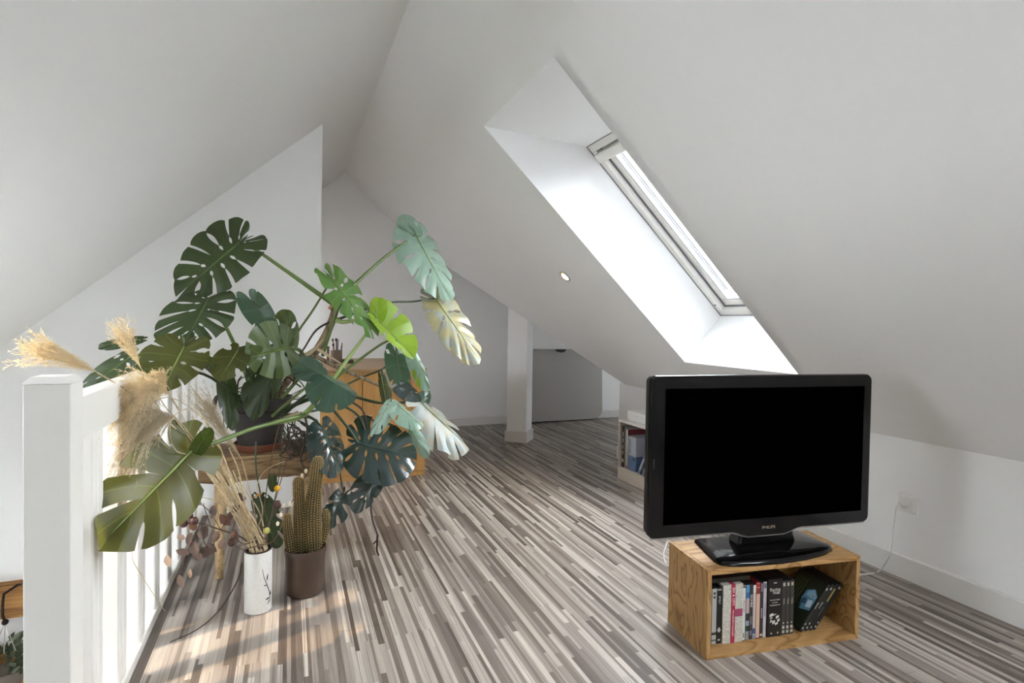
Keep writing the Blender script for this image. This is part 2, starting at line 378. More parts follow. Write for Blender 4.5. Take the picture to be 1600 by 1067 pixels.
# recessed spot in the slope
sp = on(883, 432, (TS, 0, 1), ZK+XR*TS)
spot = thing('recessed_spotlight', 'small lit recessed spotlight in the sloping ceiling left of the skylight', 'spotlight', sp)
SM = Matrix.Translation(sp) @ (-nR).to_track_quat('Z', 'Y').to_matrix().to_4x4()
m = MB(); m.lathe([(.042, -.001), (.042, .004), (.034, .006), (.030, .001), (.030, -.002)], (0, 0, 0), 32, 0, SM); m.build('bezel', mat('brushed_nickel', '#b5aea2', .3, .5, 1), spot, 'auto')
m = MB(); m.lathe([(.029, .0005), (.027, .003), (.001, .0042)], (0, 0, 0), 24, 0, SM); m.build('lamp', mat('lamp_glow', '#fff2d8', .4, emit=('#ffe6b0', 9)), spot, True)
ld = bpy.data.lights.new('spot_glow', 'SPOT'); ld.energy = 9; ld.spot_size = 1.9; ld.spot_blend = .6; ld.color = (1, .85, .62); ld.shadow_soft_size = .02
lo = bpy.data.objects.new('spot_glow', ld); COL.objects.link(lo); lo.location = sp-nR*.02; lo.rotation_euler = (-nR).to_track_quat('-Z', 'Y').to_euler(); adopt(lo, spot)

# ------------------------------------------------------------------ balustrade at the stairwell
rail = thing('balustrade', 'white painted wooden balustrade with square newel post along the stairwell', 'railing', (-.46, 2.4, 0))
XF = -.432
m = MB(); px0 = aty(35, 700, 1.44).x
m.box((px0, 1.44, -.28), (XF, 1.517, .935)); m.build('newel_post', GLOSS, rail, bevel=.002)
m = MB(); m.prism([(px0, 1.44, .935), (XF, 1.44, .935), (XF, 1.517, .935), (px0, 1.517, .935)], (0, 0, .004))
v = [Vector(p) for p in ((px0-.002, 1.438, .936), (XF+.002, 1.438, .936), (XF+.002, 1.519, .936), (px0-.002, 1.519, .936))]; ctr = Vector(((px0+XF)/2, 1.4785, .952))
m = MB(); tp = [p.lerp(ctr, .28)+Vector((0, 0, .010)) for p in v]; m.add(v+tp, [(3, 2, 1, 0), (4, 5, 6, 7)]+[(i, (i+1) % 4, 4+(i+1) % 4, 4+i) for i in range(4)]); m.build('post_cap', GLOSS, rail)
m = MB(); m.box((XF-.055, 1.515, .798), (XF, YW, .898)); m.build('handrail', GLOSS, rail, bevel=.004)
m = MB(); m.box((XF-.055, 1.515, 0), (XF, YW, .035)); m.build('base_rail', GLOSS, rail, bevel=.004)
bal = None
for k in range(8):
    y = 1.648+.222*k
    if bal is None:
        b = MB(); b.box((-.022, -.038, .033), (.022, .038, .80)); b.box((-.0235, -.012, .06), (.0235, .012, .78)); bal = b.build('baluster', GLOSS, rail, bevel=.006)
        o = bal
    else:
        o = bal.copy(); COL.objects.link(o)
    o.matrix_parent_inverse = Matrix.Translation(Vector((XF-.027, y, 0))-rail.location)
m = MB(); m.box((XF-.005, YB, -.30), (XF+.0, YW, -.002)); struct(m.build('trim_1', GLOSS))

# old beams on the wall of the stairwell
def beam(z0, z1, lab, y0):
    o = thing('wall_beam', lab, 'beam', (-1.2, y0, z0)); b = MB(); n = 14; vs = []
    for i in range(n+1):
        x = -2.28+i*(XF-.02+2.28)/n; j = lambda: rnd.uniform(-.004, .004)
        vs += [(x, y0+j(), z0+j()), (x, YW+.002, z0), (x, YW+.002, z1), (x, y0+.012+j(), z1+j()), (x, y0+j(), z1-.015+j())]
    fs = [(i*5+j, i*5+(j+1) % 5, (i+1)*5+(j+1) % 5, (i+1)*5+j) for i in range(n) for j in range(5)]+[(4, 3, 2, 1, 0), tuple(n*5+j for j in range(5))]
    b.add(vs, fs); b.build('timber', BEAMW, o); return o
beam(-.375, -.225, 'rough brown timber beam on the white stairwell wall, the upper of two', 3.32)
beam(-.92, -.545, 'rough brown timber beam low on the stairwell wall behind the bottom of the balusters', 3.32)

# hanging plant on the beam
IRON = mat('black_iron', '#231d1a', .5, .4, .6)
OLIVE = mat('olive_leaf_green', '#3f4a35', .4, .4); OLIVE2 = mat('silvery_leaf_green', '#77806a', .5, .4)
hp = thing('hanging_plant', 'small leaved green plant hung by cords from a black hook on the upper beam', 'plant', aty(10, 975, 3.22))
yh = 3.29
pts = [aty(p[0], p[1], yq) for p, yq in (((33, 913), 3.33), ((27, 914), 3.31), ((6, 928), yh), ((4, 945), yh), ((4, 962), yh), ((8, 972), yh))]
m = MB(); m.tube(pts, .006, 8); m.build('hook', IRON, hp, True)
CORD = mat('pale_cord', '#b5aea2', .8)
kn = aty(8, 972, yh)
for tx in ((6, 1022), (27, 1024), (-14, 1024)):
    m = MB(); m.tube([kn, aty(tx[0], tx[1], yh)], .0025, 6); m.build('cord', CORD, hp)
m = MB(); m.ball(kn, .014, 10); m.build('knot', IRON, hp, True)
ctr = aty(4, 1045, 3.27)
m = MB(); m.lathe([(.02, -.09), (.075, -.07), (.095, 0), (.09, .005), (.07, 0)], ctr, 20); m.build('pot', mat('hanging_pot_grey', '#6b6258', .7), hp, 'auto')
m = MB()
for i in range(150):
    a = rnd.uniform(0, 6.28); e = rnd.uniform(-.2, 1.2); r = rnd.uniform(.04, .14)
    c = ctr+Vector((math.cos(a)*r*1.2, math.sin(a)*r*.5, -.01+.13*rnd.random()*(1.25-r*4)))
    d = Vector((math.cos(a), math.sin(a)*.6, e-.2)).normalized(); s_ = d.orthogonal().normalized()*rnd.uniform(.011, .02); L_ = rnd.uniform(.035, .075)
    up = d.cross(s_).normalized()*.006
    m.add([c, c+d*L_*.45+s_+up, c+d*L_, c+d*L_*.45-s_+up, c+d*L_*.5], [(0, 1, 4), (1, 2, 4), (2, 3, 4), (3, 0, 4)], 0 if rnd.random() < .75 else 1)
m.build('foliage', [OLIVE, OLIVE2], hp, kind='stuff')

# ------------------------------------------------------------------ far end: cabinet, cup, leaning board
cab = thing('wooden_cabinet', 'beech wood cabinet with plain doors standing by the far wall behind the big plant', 'cabinet', (.54, 4.2, 0))
ca0, ca1, cy0, cy1, cz = .19, .893, 3.805, 4.86, .757
m = MB(); m.box((ca0, cy0+.02, .0), (ca1, cy1, cz-.022)); m.build('carcass', CABW, cab)
m = MB(); m.box((ca0-.003, cy0-.006, cz-.022), (ca1+.003, cy1, cz)); m.build('top', CABT, cab, bevel=.002)
dz0, dz1 = .035, cz-.026; xs = [ca0+.004, .46, .795]
m = MB(); m.box((ca0, cy0+.004, .0), (ca1, cy0+.02, dz0-.003)); m.build('plinth', CABW, cab, bevel=.001)
for a, b in ((xs[0], xs[1]), (xs[1], xs[2])):
    m = MB(); n = 3; w = (b-a-.004)/n
    for i in range(n): m.box((a+.002+w*i+.0004, cy0, dz0), (a+.002+w*(i+1)-.0004, cy0+.019, dz1))
    d = m.build('door', CABW, cab, bevel=.0012)
    k = MB(); kx = b-.035 if a < .4 else a+.035
    k.tube([(kx-.03, cy0-.001, .44), (kx-.022, cy0-.022, .44), (kx+.022, cy0-.022, .44), (kx+.03, cy0-.001, .44)], .004, 8); k.build('handle', mat('pale_metal', '#b9b4ab', .35, .5, 1), d, True)
m = MB(); m.box((xs[2]+.001, cy0, dz0), (ca1, cy0+.019, dz1)); m.build('end_stile', CABW, cab, bevel=.0012)
# pen jar
pj = aty(527, 553, 4.32); pj.z = cz
cup = thing('pen_jar', 'small glass jar of pens and brushes on top of the wooden cabinet', 'jar', pj)
JAR = mat('brown_tinted_jar', '#6f5f57', .15, .6)
m = MB(); m.lathe([(.034, 0), (.036, .004), (.036, .10), (.034, .10), (.033, .01), (.001, .008)], pj, 24); m.build('jar', JAR, cup, 'auto')
for i in range(9):
    a = rnd.uniform(0, 6.28); r0 = Vector((math.cos(a)*.015, math.sin(a)*.015, .012)); r1 = Vector((math.cos(a)*.034, math.sin(a)*.034, rnd.uniform(.12, .19)))
    m = MB(); m.tube([pj+r0, pj+r1], .0035, 6); p_ = m.build('pen', mat('pen_ink', rnd.choice(['#2a2c40', '#1d1a18', '#8f8a84', '#6b2f2a', '#c9c2b4']), .5), cup, True)
    if i % 3 == 0:
        k = MB(); k.ball(pj+r1, .008, 8, 0, (1, 1, 1.6)); k.build('brush_tip', mat('dark_bristle', '#2a2522', .9), p_, True)
dp = aty(544, 548, 4.32); dp.z = cz
rem = thing('dark_box', 'small dark flat case beside the pen jar on the wooden cabinet', 'box', dp)
m = MB(); m.box((dp.x-.05, dp.y-.03, cz), (dp.x+.04, dp.y+.03, cz+.028)); m.build('case', mat('dark_grey_plastic', '#4a4540', .5), rem, bevel=.01)
wb = aty(517, 553, 4.28)
for dx_, h_, c_ in ((-.02, .13, '#6a5542'), (.008, .10, '#8a7b68')):
    st = thing('wood_stick', 'thin brown wooden upright beside the pen jar' if dx_ < 0 else 'short pale wooden upright touching the pen jar', 'stick', (wb.x+dx_, 4.28, cz))
    m = MB(); m.box((wb.x+dx_-.009, 4.27, cz), (wb.x+dx_+.009, 4.29, cz+h_)); m.build('stick', mat('stick_wood', c_, .7), st, bevel=.002)

# grey board leaning on the far wall
brd = thing('leaning_board', 'large grey board with rounded corners leaning against the far wall behind the column', 'board', (2.8, 5.42, 0))
b0x, b1x, bz = 2.33, aty(943, 600, 5.40).x, .80
BL = Matrix.Translation((0, 5.405, 0)) @ Matrix.Rotation(math.radians(-3), 4, 'X'); r_ = .10; pr = []
for (qx, qz, a0) in ((b1x-r_, .012+r_, -90), (b1x-r_, bz-r_, 0), (b0x+r_, bz-r_, 90), (b0x+r_, .012+r_, 180)):
    for i in range(7):
        a = math.radians(a0+15*i); pr.append(BL @ Vector((qx+r_*math.cos(a), 0, qz+r_*math.sin(a))))
m = MB(); m.prism(pr, Vector((0, .035, 0))); m.build('panel', mat('board_grey', '#a7a39d', .6), brd, bevel=.004)
hc = aty(876, 547, 5.38)
m = MB(); m.prism([hc+Vector((x_, -.03, z_)) for x_, z_ in ((-.055, .008), (.055, .008), (.045, -.012), (.02, -.022), (-.015, -.022), (-.045, -.01))], (0, .06, 0)); m.build('grip', mat('black_rubber', '#2b2827', .6), brd, bevel=.005)

# ------------------------------------------------------------------ white shelf unit at the knee wall
sx0, sx1, sy0, sy1, sh = 2.15, XR-.016, 2.43, 3.29, .420
sh_un = thing('low_bookshelf', 'low pale wooden bookshelf against the right wall behind the television', 'bookshelf', (2.3, 2.86, 0))
m = MB(); m.box((sx0, sy0, 0), (sx0+.016, sy1, .085)); m.build('plinth', SHELFW, sh_un, bevel=.001)
m = MB(); m.box((sx0, sy1-.016, .085), (sx1, sy1, sh-.018)); m.build('side_panel', SHELFW, sh_un, bevel=.001)
m = MB(); m.box((sx0, sy0, .0), (sx1, sy0+.016, sh-.018)); m.build('side_panel', SHELFW, sh_un, bevel=.001)
m = MB(); m.box((sx0+.001, sy0+.016, .069), (sx1, sy1-.016, .087)); m.build('bottom_shelf', SHELFW, sh_un, bevel=.001)
m = MB(); m.box((sx0-.002, sy0, sh-.018), (sx1, sy1, sh)); m.build('top', mat('shelf_top_white', '#e6e2dd', .45), sh_un, bevel=.0015)
m = MB(); m.box((sx1-.006, sy0+.016, .087), (sx1, sy1-.016, sh-.018)); m.build('back_panel', SHELFW, sh_un)
# white box on it
wbx = thing('white_box', 'white flat cardboard box lying on the low bookshelf', 'box', (2.3, 3.0, sh))
m = MB(); m.box((2.19, 2.72, sh), (2.45, 3.235, sh+.052)); m.build('box', mat('white_card', '#e4e2df', .5), wbx, bevel=.004)
m = MB(); m.box((2.187, 2.717, sh+.040), (2.453, 3.238, sh+.066)); m.build('lid', mat('white_card_lid', '#ebe9e6', .5), wbx, bevel=.005)
PAPER = mat('page_paper', '#d8d0c2', .8)
def book(name, lab, grp, y, th, h, d, cover, cat='book', tilt=0, spine_w=None, z=.087, x=2.165, cov2=None, pages=True):
    """upright book with its spine towards the room; y = far edge at the foot"""
    o = thing(name, lab, cat, (x+d/2, y-th/2, z), grp)
    M = Matrix.Translation((x, y, z)) @ Matrix.Rotation(tilt, 4, 'X')
    cm = mat('cover_'+name, cover, .5)
    b = MB(); c = .003
    b.box((0, -c, 0), (d, 0, h), 0, M); b.box((0, -th, 0), (d, -th+c, h), 0, M); b.box((0, -th, 0), (c, 0, h), 0, M); b.build('cover', cm, o)
    if pages:
        b = MB(); b.box((c, -th+c, .003), (d-.005, -c, h-.004), 0, M); b.build('pages', PAPER, o)
    return o, M
G = 'books and binders in the low bookshelf'
yy = sy1-.022
o, M = book('ring_binder', 'black spined ring binder at the far end of the low bookshelf', G, yy, .034, .285, .21, '#2a2726', 'binder')
m = MB(); m.box((-.0006, -.026, .10), (.0005, -.008, .25), 0, M); m.build('spine_label', mat('spine_label_grey', '#5b5754', .6), o)
for k, zz in enumerate((.245, .20, .155, .115)):
    m = MB(); m.box((-.0012, -.021, zz-.026), (.0004, -.013, zz), 0, M); m.build('spine_print', mat('spine_white', '#d6d2cc', .6), o)
m = MB(); m.box((-.0012, -.026, .035), (.0004, -.008, .06), 0, M); m.build('spine_print', mat('spine_white2', '#cfcac4', .6), o)
o, M = book('paperback_book', 'thin pale grey book standing between the black binder and the white magazine', G, yy-.036, .014, .287, .21, '#a59f98')
o, M = book('white_magazine', 'white magazine with a pink foot and dark red top next to the blue document box', G, yy-.052, .022, .272, .215, '#d9d6d2', 'magazine')
m = MB(); m.box((-.0008, -.021, .0), (.0005, -.001, .022), 0, M); m.build('spine_foot', mat('pink_print', '#d98a90', .6), o)
m = MB(); m.box((-.0005, -.0225, .235), (.21, -.0215, .272), 0, M); m.build('cover_band', mat('dark_red_print', '#7d3a3c', .6), o)
m = MB(); m.box((.0, -.0222, .205), (.21, -.0215, .235), 0, M); m.build('cover_arc', mat('grey_blue_print', '#8fa0ad', .6), o)
db = thing('document_box', 'grey and blue plastic document box in the middle of the low bookshelf', 'box', (2.25, yy-.11, .087), G)
m = MB(); m.box((2.166, yy-.165, .087), (2.37, yy-.078, .187)); m.build('lower_half', mat('slate_blue_plastic', '#5f7598', .4), db, bevel=.005)
m = MB(); m.box((2.166, yy-.165, .187), (2.37, yy-.078, .318)); m.build('upper_half', mat('pale_grey_plastic', '#b4b9c2', .4), db, bevel=.005)
m = MB(); m.box((2.1645, yy-.107, .20), (2.167, yy-.090, .30)); m.build('label_strip', mat('grey_label', '#8f969f', .5), db)
m = MB(); m.lathe([(.012, -.002), (.012, .001), (.007, .001), (.007, -.002)], (0, 0, 0), 16, 0, Matrix.Translation((2.165, yy-.147, .17)) @ Matrix.Rotation(-math.pi/2, 4, 'Y')); m.build('finger_ring', mat('dark_ring', '#33363c', .5), db)
y2 = yy-.195
for i, (c_, th, h, lab) in enumerate((('#8f95bf', .022, .275, 'lilac blue book leaning on the grey document box'), ('#39414f', .015, .255, 'dark slate book leaning behind the lilac book'),
                                      ('#93a3c4', .016, .255, 'light blue book leaning between the dark book and the salmon book'), ('#c98d7c', .014, .24, 'salmon pink book leaning at the near end of the row'))):
    o, M = book('leaning_book', lab, G, y2, th, h, .20, c_, tilt=math.radians(27), z=.087+th*math.sin(math.radians(27))+.001); y2 -= th/math.cos(math.radians(27))+.003
    m = MB(); m.box((-.0008, -th+.004, .03), (.0005, -.004, .055 if i else .12), 0, M); m.build('spine_print', mat('spine_pale', '#c9cdd8' if i != 1 else '#7b8794', .6), o)
# little white adapter and cable at the bookshelf's far side
ad = thing('power_adapter', 'small white power adapter on the knee wall behind the low bookshelf', 'adapter', (2.46, 3.36, .1))
m = MB(); q = atx(960, 703, 2.3); m.box((2.17, 3.294, .145), (2.23, 3.33, .205)); m.build('adapter_body', mat('adapter_white', '#d2cdc6', .5), ad, bevel=.006)
m = MB(); m.tube(smooth_path([(2.2, 3.312, .205), (2.19, 3.335, .26), (2.2, 3.34, .32), (2.25, 3.31, .37), (2.3, 3.296, .39)], 20), .004, 8); m.build('cable', mat('cable_white', '#dedad4', .5), ad, True)

# ------------------------------------------------------------------ socket, plug, cable
WHITEP = mat('white_plastic', '#e3e0db', .35, .5)
sk = thing('wall_socket', 'square white wall socket with a plug in it on the right wall', 'socket', (XR, 1.545, .33))
s0, s1 = atx(1432, 803, XR), atx(1409, 770, XR)
yc, zc, hw = (s0.y+s1.y)/2, (s0.z+s1.z)/2, .040
m = MB(); m.box((XR-.010, yc-hw, zc-hw), (XR+.001, yc+hw, zc+hw)); m.build('frame_plate', WHITEP, sk, bevel=.003)
m = MB(); m.box((XR-.014, yc-.029, zc-.029), (XR-.009, yc+.029, zc+.029)); m.build('insert', WHITEP, sk, bevel=.002)
cab_ = thing('power_cable', 'white power cable with round plug running from the wall socket down behind the wooden crate', 'cable', (XR-.1, yc, 0))
PM = Matrix.Translation((XR-.013, yc+.004, zc)) @ Matrix.Rotation(-math.pi/2, 4, 'Y')
m = MB(); m.lathe([(.021, 0), (.021, .016), (.017, .022), (.010, .034), (.006, .042)], (0, 0, 0), 24, 0, PM); m.build('plug', mat('plug_white', '#d5d1cb', .35), cab_, 'auto')
def between(p1, p2, t, px, py):
    """point seen at (px,py) at the mixed depth of p1 and p2"""
    return None
pl0 = PM @ Vector((0, 0, .040))
pts = [pl0, pl0+Vector((-.02, 0, -.01))] + [atx(px, py, x_) for px, py, x_ in ((1397, 822, 2.41), (1395, 850, 2.38), (1388, 872, 2.33))]
e = fl(1372, 893, .004); e2 = fl(1345, 898, .004); pts += [e, e2, Vector((1.80, 1.70, .004)), Vector((1.5, 1.72, .004)), fl(1048, 849, .004), fl(1039, 858, .004), fl(1037, 868, .004), fl(1040, 880, .004), fl(1049, 888, .004)]
m = MB(); m.tube(smooth_path(pts, 80), .0034, 8); m.build('cord', mat('cord_white', '#cfccc8', .45), cab_, True)

# ------------------------------------------------------------------ wooden crate with the television
A8 = math.radians(-8.6); CR = Vector((1.255, 1.387, 0)); CM = Matrix.Translation(CR) @ Matrix.Rotation(A8, 4, 'Z')
def loc(px, py, d):
    ey = Vector((-math.sin(A8), math.cos(A8), 0)); return CM.inverted() @ on(px, py, ey, ey.dot(CR)+d)
cw, cdp, ch, ct = .595, .245, .291, .015
crate = thing('plywood_crate', 'pine plywood crate on its side under the television with film cases inside', 'crate', CR, rz=A8)
def cbox(a, b, name, m_, par, bevel=.001, **k):
    q = MB(); q.box(a, b); o = q.build(name, m_, None, bevel=bevel, **k); o.parent = par; return o
cbox((0, 0, 0), (ct, cdp, ch-ct*.0), 'side_panel', PLYZ, crate)
cbox((cw-ct, 0, 0), (cw, cdp, ch), 'side_panel', PLYZ, crate)
cbox((ct, 0, ch-ct), (cw-ct, cdp, ch), 'top_panel', PLYX, crate)
cbox((ct, 0, 0), (cw-ct, cdp, ct), 'bottom_panel', PLYX, crate)
cbox((ct, cdp-.006, ct), (cw-ct, cdp, ch-ct), 'back_panel', PLYX, crate)

# television
TVD = .085
tv = thing('television', 'black flat screen television on a swivel foot standing on the plywood crate', 'television', CM @ Vector((.3, .12, ch)), rz=A8)
TI = Matrix.Translation(tv.location) @ Matrix.Rotation(A8, 4, 'Z')
def tbuild(mb, name, m_, smooth=False, bevel=0, par=None, **k):
    """mesh given in crate coordinates"""
    mb.v = [tuple(CM @ Vector(p)) for p in mb.v]; return mb.build(name, m_, par or tv, smooth, bevel, **k)
BLK = mat('piano_black_plastic', '#08080a', .12, .35); BLKM = mat('matt_black_plastic', '#131313', .5, .3)
tx0, tx1, tz0, tz1 = loc(1014, 800, TVD).x, loc(1360, 700, TVD).x, loc(1013, 846, TVD).z, loc(1362, 583, TVD).z
tz1 = (loc(1014, 589, TVD).z+tz1)/2; tz0 = (tz0+loc(1358, 813, TVD).z)/2
def tvo(x0, x1, z0, z1, r, chin=0):
    pts = []
    for (qx, qz, a0) in ((x1-r, z1-r, 0), (x0+r, z1-r, 90), (x0+r, z0+r, 180), (x1-r, z0+r, 270)):
        for i in range(7): a = math.radians(a0+15*i); pts.append((qx+r*math.cos(a), qz+r*math.sin(a)))
        if a0 == 180 and chin:
            c = (x0+x1)/2+.012
            for i in range(17):
                u = -1+i/8; pts.append((c+u*.145, z0-chin*(.5+.5*math.cos(math.pi*min(1, max(0, (abs(u)-.45)/.55))))))
    return pts
def tvprism(pts, y0, y1): b = MB(); b.prism([(x_, y0, z_) for x_, z_ in pts], (0, y1-y0, 0)); return b
out = tvo(tx0, tx1, tz0, tz1, .022, .019)
tbuild(tvprism(tvo(tx0+.004, tx1-.004, tz0+.004, tz1-.004, .02), TVD+.018, TVD+.05), 'back_shell', BLKM, bevel=.006)
tbuild(tvprism(tvo(tx0+.12, tx1-.12, tz0+.08, tz1-.08, .04), TVD+.05, TVD+.09), 'back_housing', BLKM, bevel=.012)
sxa, sxb = loc(1038, 720, TVD).x, loc(1348, 700, TVD).x
sza = (loc(1036, 826, TVD).z+loc(1346, 793, TVD).z)/2; szb = (loc(1039, 610, TVD).z+loc(1349, 601, TVD).z)/2
# bezel as a frame around the screen
b = MB(); n = len(out); inn = []
for x_, z_ in out: inn.append((min(max(x_, sxa), sxb), min(max(z_, sza), szb)))
vs = [(x_, TVD+.006, z_) for x_, z_ in out]+[(x_+(.003 if x_ < .2 else -.003), TVD, z_+(.003 if z_ < .6 else -.003)) for x_, z_ in out]+[(x_, TVD+.0, z_) for x_, z_ in inn]+[(x_, TVD+.004, z_) for x_, z_ in inn]+[(x_, TVD+.022, z_) for x_, z_ in out]
fs = []
for i in range(n):
    j = (i+1) % n
    fs += [(i, j, n+j, n+i), (n+i, n+j, 2*n+j, 2*n+i), (2*n+i, 2*n+j, 3*n+j, 3*n+i), (4*n+i, 4*n+j, j, i)]
b.add(vs, fs); tbuild(b, 'bezel', BLK, 'auto')
SCR = mat('dark_lcd_screen', '#010101', .6, .0)
b = MB(); b.box((sxa-.002, TVD+.003, sza-.002), (sxb+.002, TVD+.02, szb+.002)); tbuild(b, 'screen', SCR)
b = MB(); c_ = (tx0+tx1)/2+.012
cur = [(x_, TVD+.010, z_-.0025) for x_, z_ in [p for p in out if p[1] < tz0+.003]]
b.tube(cur, .0032, 6); tbuild(b, 'lower_trim', mat('silver_trim', '#a9a7a4', .3, .5, .9), True)
LM = CM @ Matrix.Translation(loc(1201, 823.5, TVD)+Vector((0, -.0005, 0))) @ Matrix.Rotation(math.pi/2, 4, 'X')
text('PHILIPS', .0145, LM, mat('silver_lettering', '#b9a98f', .35, .5, .6), tv, 'logo_lettering', sx=1.15)
b = MB(); b.lathe([(.0025, 0), (.0025, -.001)], (0, 0, 0), 10, 0, Matrix.Translation((tx0+.013, TVD, .62)) @ Matrix.Rotation(-math.pi/2, 4, 'X')); b2 = MB(); b2.box((tx0+.010, TVD-.0012, .605), (tx0+.017, TVD+.001, .64)); tbuild(b2, 'sensor_window', BLKM, bevel=.001)
# foot: bowed glossy base, shoulder, neck
foot = [(.088, .222), (.060, .060), (.066, .030), (.10, .012), (.18, .002), (.28, -.001), (.38, .008), (.47, .028), (.53, .055), (.548, .08), (.546, .10), (.535, .222)]
cxf, cyf = .31, .12
b = MB(); n = len(foot); rings = []
for s_, z_ in ((1, 0), (1.0, .006), (.985, .011), (.93, .016), (.80, .020), (.5, .024)):
    rings += [(cxf+(x_-cxf)*s_, cyf+(y_-cyf)*s_, ch+z_) for x_, y_ in foot]
fs = [(k*n+i, k*n+(i+1) % n, (k+1)*n+(i+1) % n, (k+1)*n+i) for k in range(5) for i in range(n)]+[tuple(range(n-1, -1, -1)), tuple(range(5*n, 6*n))]
b.add(rings, fs); tbuild(b, 'foot', BLK, 'auto')
b = MB(); b.prism([(.185, .108, ch+.018), (.425, .108, ch+.018), (.40, .108, tz0+.03), (.21, .108, tz0+.03)], (0, .06, 0)); tbuild(b, 'neck', BLK, bevel=.01)

# ------------------------------------------------------------------ film cases in the crate
DV = .052; DZ = ct; PI2 = math.pi/2
dvx = lambda px: loc(px, 962, DV).x
PRINT = {}
def pm(c):
    if c not in PRINT: PRINT[c] = mat('print_'+c.strip('#'), c, .45, .4)
    return PRINT[c]
GD = 'film cases in the crate'
def case(x0, x1, lab, spine, case_c='#17171a', h=.19, d=.135, y=DV, bands=(), words=None, wc='#d8d4cc', ws=.009, M0=None, name='film_case', lay=None, grp=GD):
    """upright case, spine to the front; bands = (z0,z1,colour[,x0f,x1f])"""
    M0 = M0 or Matrix.Translation((x0, y, DZ)); w = x1-x0-.0008
    o = thing(name, lab, 'film case', CM @ M0 @ Vector((w/2, d/2, 0)), grp, rz=A8)
    b = MB(); b.box((0, .0006, 0), (w, d, h), 0, M0); tbuild(b, 'case', pm(case_c), False, .0012, o)
    b = MB(); b.box((.0007, 0, .002), (w-.0007, .001, h-.002), 0, M0); tbuild(b, 'spine_sleeve', pm(spine), False, 0, o)
    for bd in bands:
        xa, xb = (bd[3], bd[4]) if len(bd) > 3 else (.0, 1.)
        b = MB(); b.box((.0009+(w-.0018)*xa, -.0005, bd[0]*h), (.0009+(w-.0018)*xb, .0005, bd[1]*h), 0, M0); tbuild(b, 'spine_print', pm(bd[2]), False, 0, o)
    if words:
        for wd, zc_, sz, xf in words:
            TM = CM @ M0 @ Matrix.Translation((w*xf, -.0006, zc_*h)) @ Matrix.Rotation(PI2, 4, 'X') @ Matrix.Rotation(-PI2, 4, 'Z')
            text(wd, sz, TM, pm(wc), o, 'spine_lettering', .0002)
    return o
bx = [dvx(p) for p in (1107.5, 1112, 1120, 1128, 1159.5, 1165, 1171, 1176, 1181, 1187.5, 1192, 1197.5)]
bx[0] = max(bx[0], ct+.001)
case(bx[0], bx[1], 'narrow grey film case at the left end against the crate side', '#8d8982', bands=((.85, .88, '#4e4a46'),))
case(bx[1], bx[2], 'silver grey film case, second from the left side of the crate', '#a5a29b', bands=((.17, .215, '#26241f'), (.06, .09, '#5a5751'), (.82, .86, '#3c3a36', .25, .75), (.89, .93, '#3c3a36', .25, .75)))
o = case(bx[2], bx[3], 'black spined film case with white title left of the broad marbled box set', '#141416', words=(('EMILY', .78, .0105, .5),), bands=((.21, .29, '#c9c6c0', .3, .7), (.235, .255, '#c9c6c0', .1, .9), (.06, .085, '#bdb9b2', .3, .7), (.955, .975, '#aeaaa4')))
# marbled box set
MAR = mat('marbled_paper', '#b8b4a9', .6); t = NT(MAR); nn = t.noise(t.obj(), 260, 3, .7); t.base(t.ramp(nn, [(.35, '#8f8b7f'), (.5, '#b9b5a9'), (.7, '#cfcbbf')]))
x0, x1 = bx[3], bx[4]; w = x1-x0-.001
bs = thing('film_box_set', 'broad marbled grey box set with a crimson stripe down its spine', 'box set', CM @ Vector((x0+w/2, .12, DZ)), GD, rz=A8)
b = MB(); b.box((x0, DV-.004, DZ), (x0+w, DV+.135, DZ+.198)); tbuild(b, 'slipcase', MAR, False, .001, bs)
b = MB(); b.box((x0+w*.41, DV-.0047, DZ), (x0+w*.61, DV+.135, DZ+.1985)); tbuild(b, 'crimson_stripe', pm('#9c1f3d'), False, 0, bs)
b = MB(); b.box((x0+w*.61, DV-.0047, DZ+.088), (x0+w*.985, DV-.003, DZ+.114)); tbuild(b, 'crimson_label', pm('#93415c'), False, 0, bs)
for wd, zc_, sz in (('SEX & CITY', .158, .0125), ('THE COMPLETE COLLECTION', .068, .0066)):
    text(wd, sz, CM @ Matrix.Translation((x0+w*.51, DV-.005, DZ+zc_)) @ Matrix.Rotation(PI2, 4, 'X') @ Matrix.Rotation(-PI2, 4, 'Z'), pm('#e3dcd6'), bs, 'spine_lettering', .0002)
case(bx[4], bx[5], 'white spined film case right of the marbled box set', '#c6c4bd', words=(('TALLULAH', .62, .0085, .5),), wc='#45423e', bands=((.95, .985, '#3a3733'), (.05, .14, '#8b877f', .2, .8)))
case(bx[5], bx[6], 'film case with blue top and dark photo blocks on its spine', '#8f9aa8', h=.19, bands=((.86, .98, '#4c86b4'), (.76, .86, '#2f5d8f'), (.50, .74, '#b89c97'), (.35, .48, '#2c2d30'), (.16, .26, '#2d3a30'), (.03, .13, '#8f8d86')))
case(bx[6], bx[7], 'film case with bold pale title and dark foot next to the blue topped case', '#3b3836', words=(('IZOMBIE', .70, .0115, .5),), bands=((.27, .42, '#6b6560'), (.08, .16, '#7a7f88', .2, .8)))
case(bx[7], bx[8], 'pinkish white film case left of the red topped case', '#bcaea8', h=.188, bands=((.86, .99, '#c8c3bb'), (.10, .2, '#39537b'), (.02, .08, '#6e88a6')))
case(bx[8], bx[9], 'cream film case with a red top', '#c9a68e', h=.193, case_c='#8f1f22', bands=((.92, .985, '#a62a2a'), (.80, .91, '#7f2b24'), (.0, .02, '#8f2f22')), )
case(bx[9], bx[10], 'grey black film case right of the red topped case', '#2d2a30', h=.193, words=(('DUE DATE', .45, .007, .5),), bands=((.83, .98, '#6b6670'), (.04, .08, '#b9b3ae')))
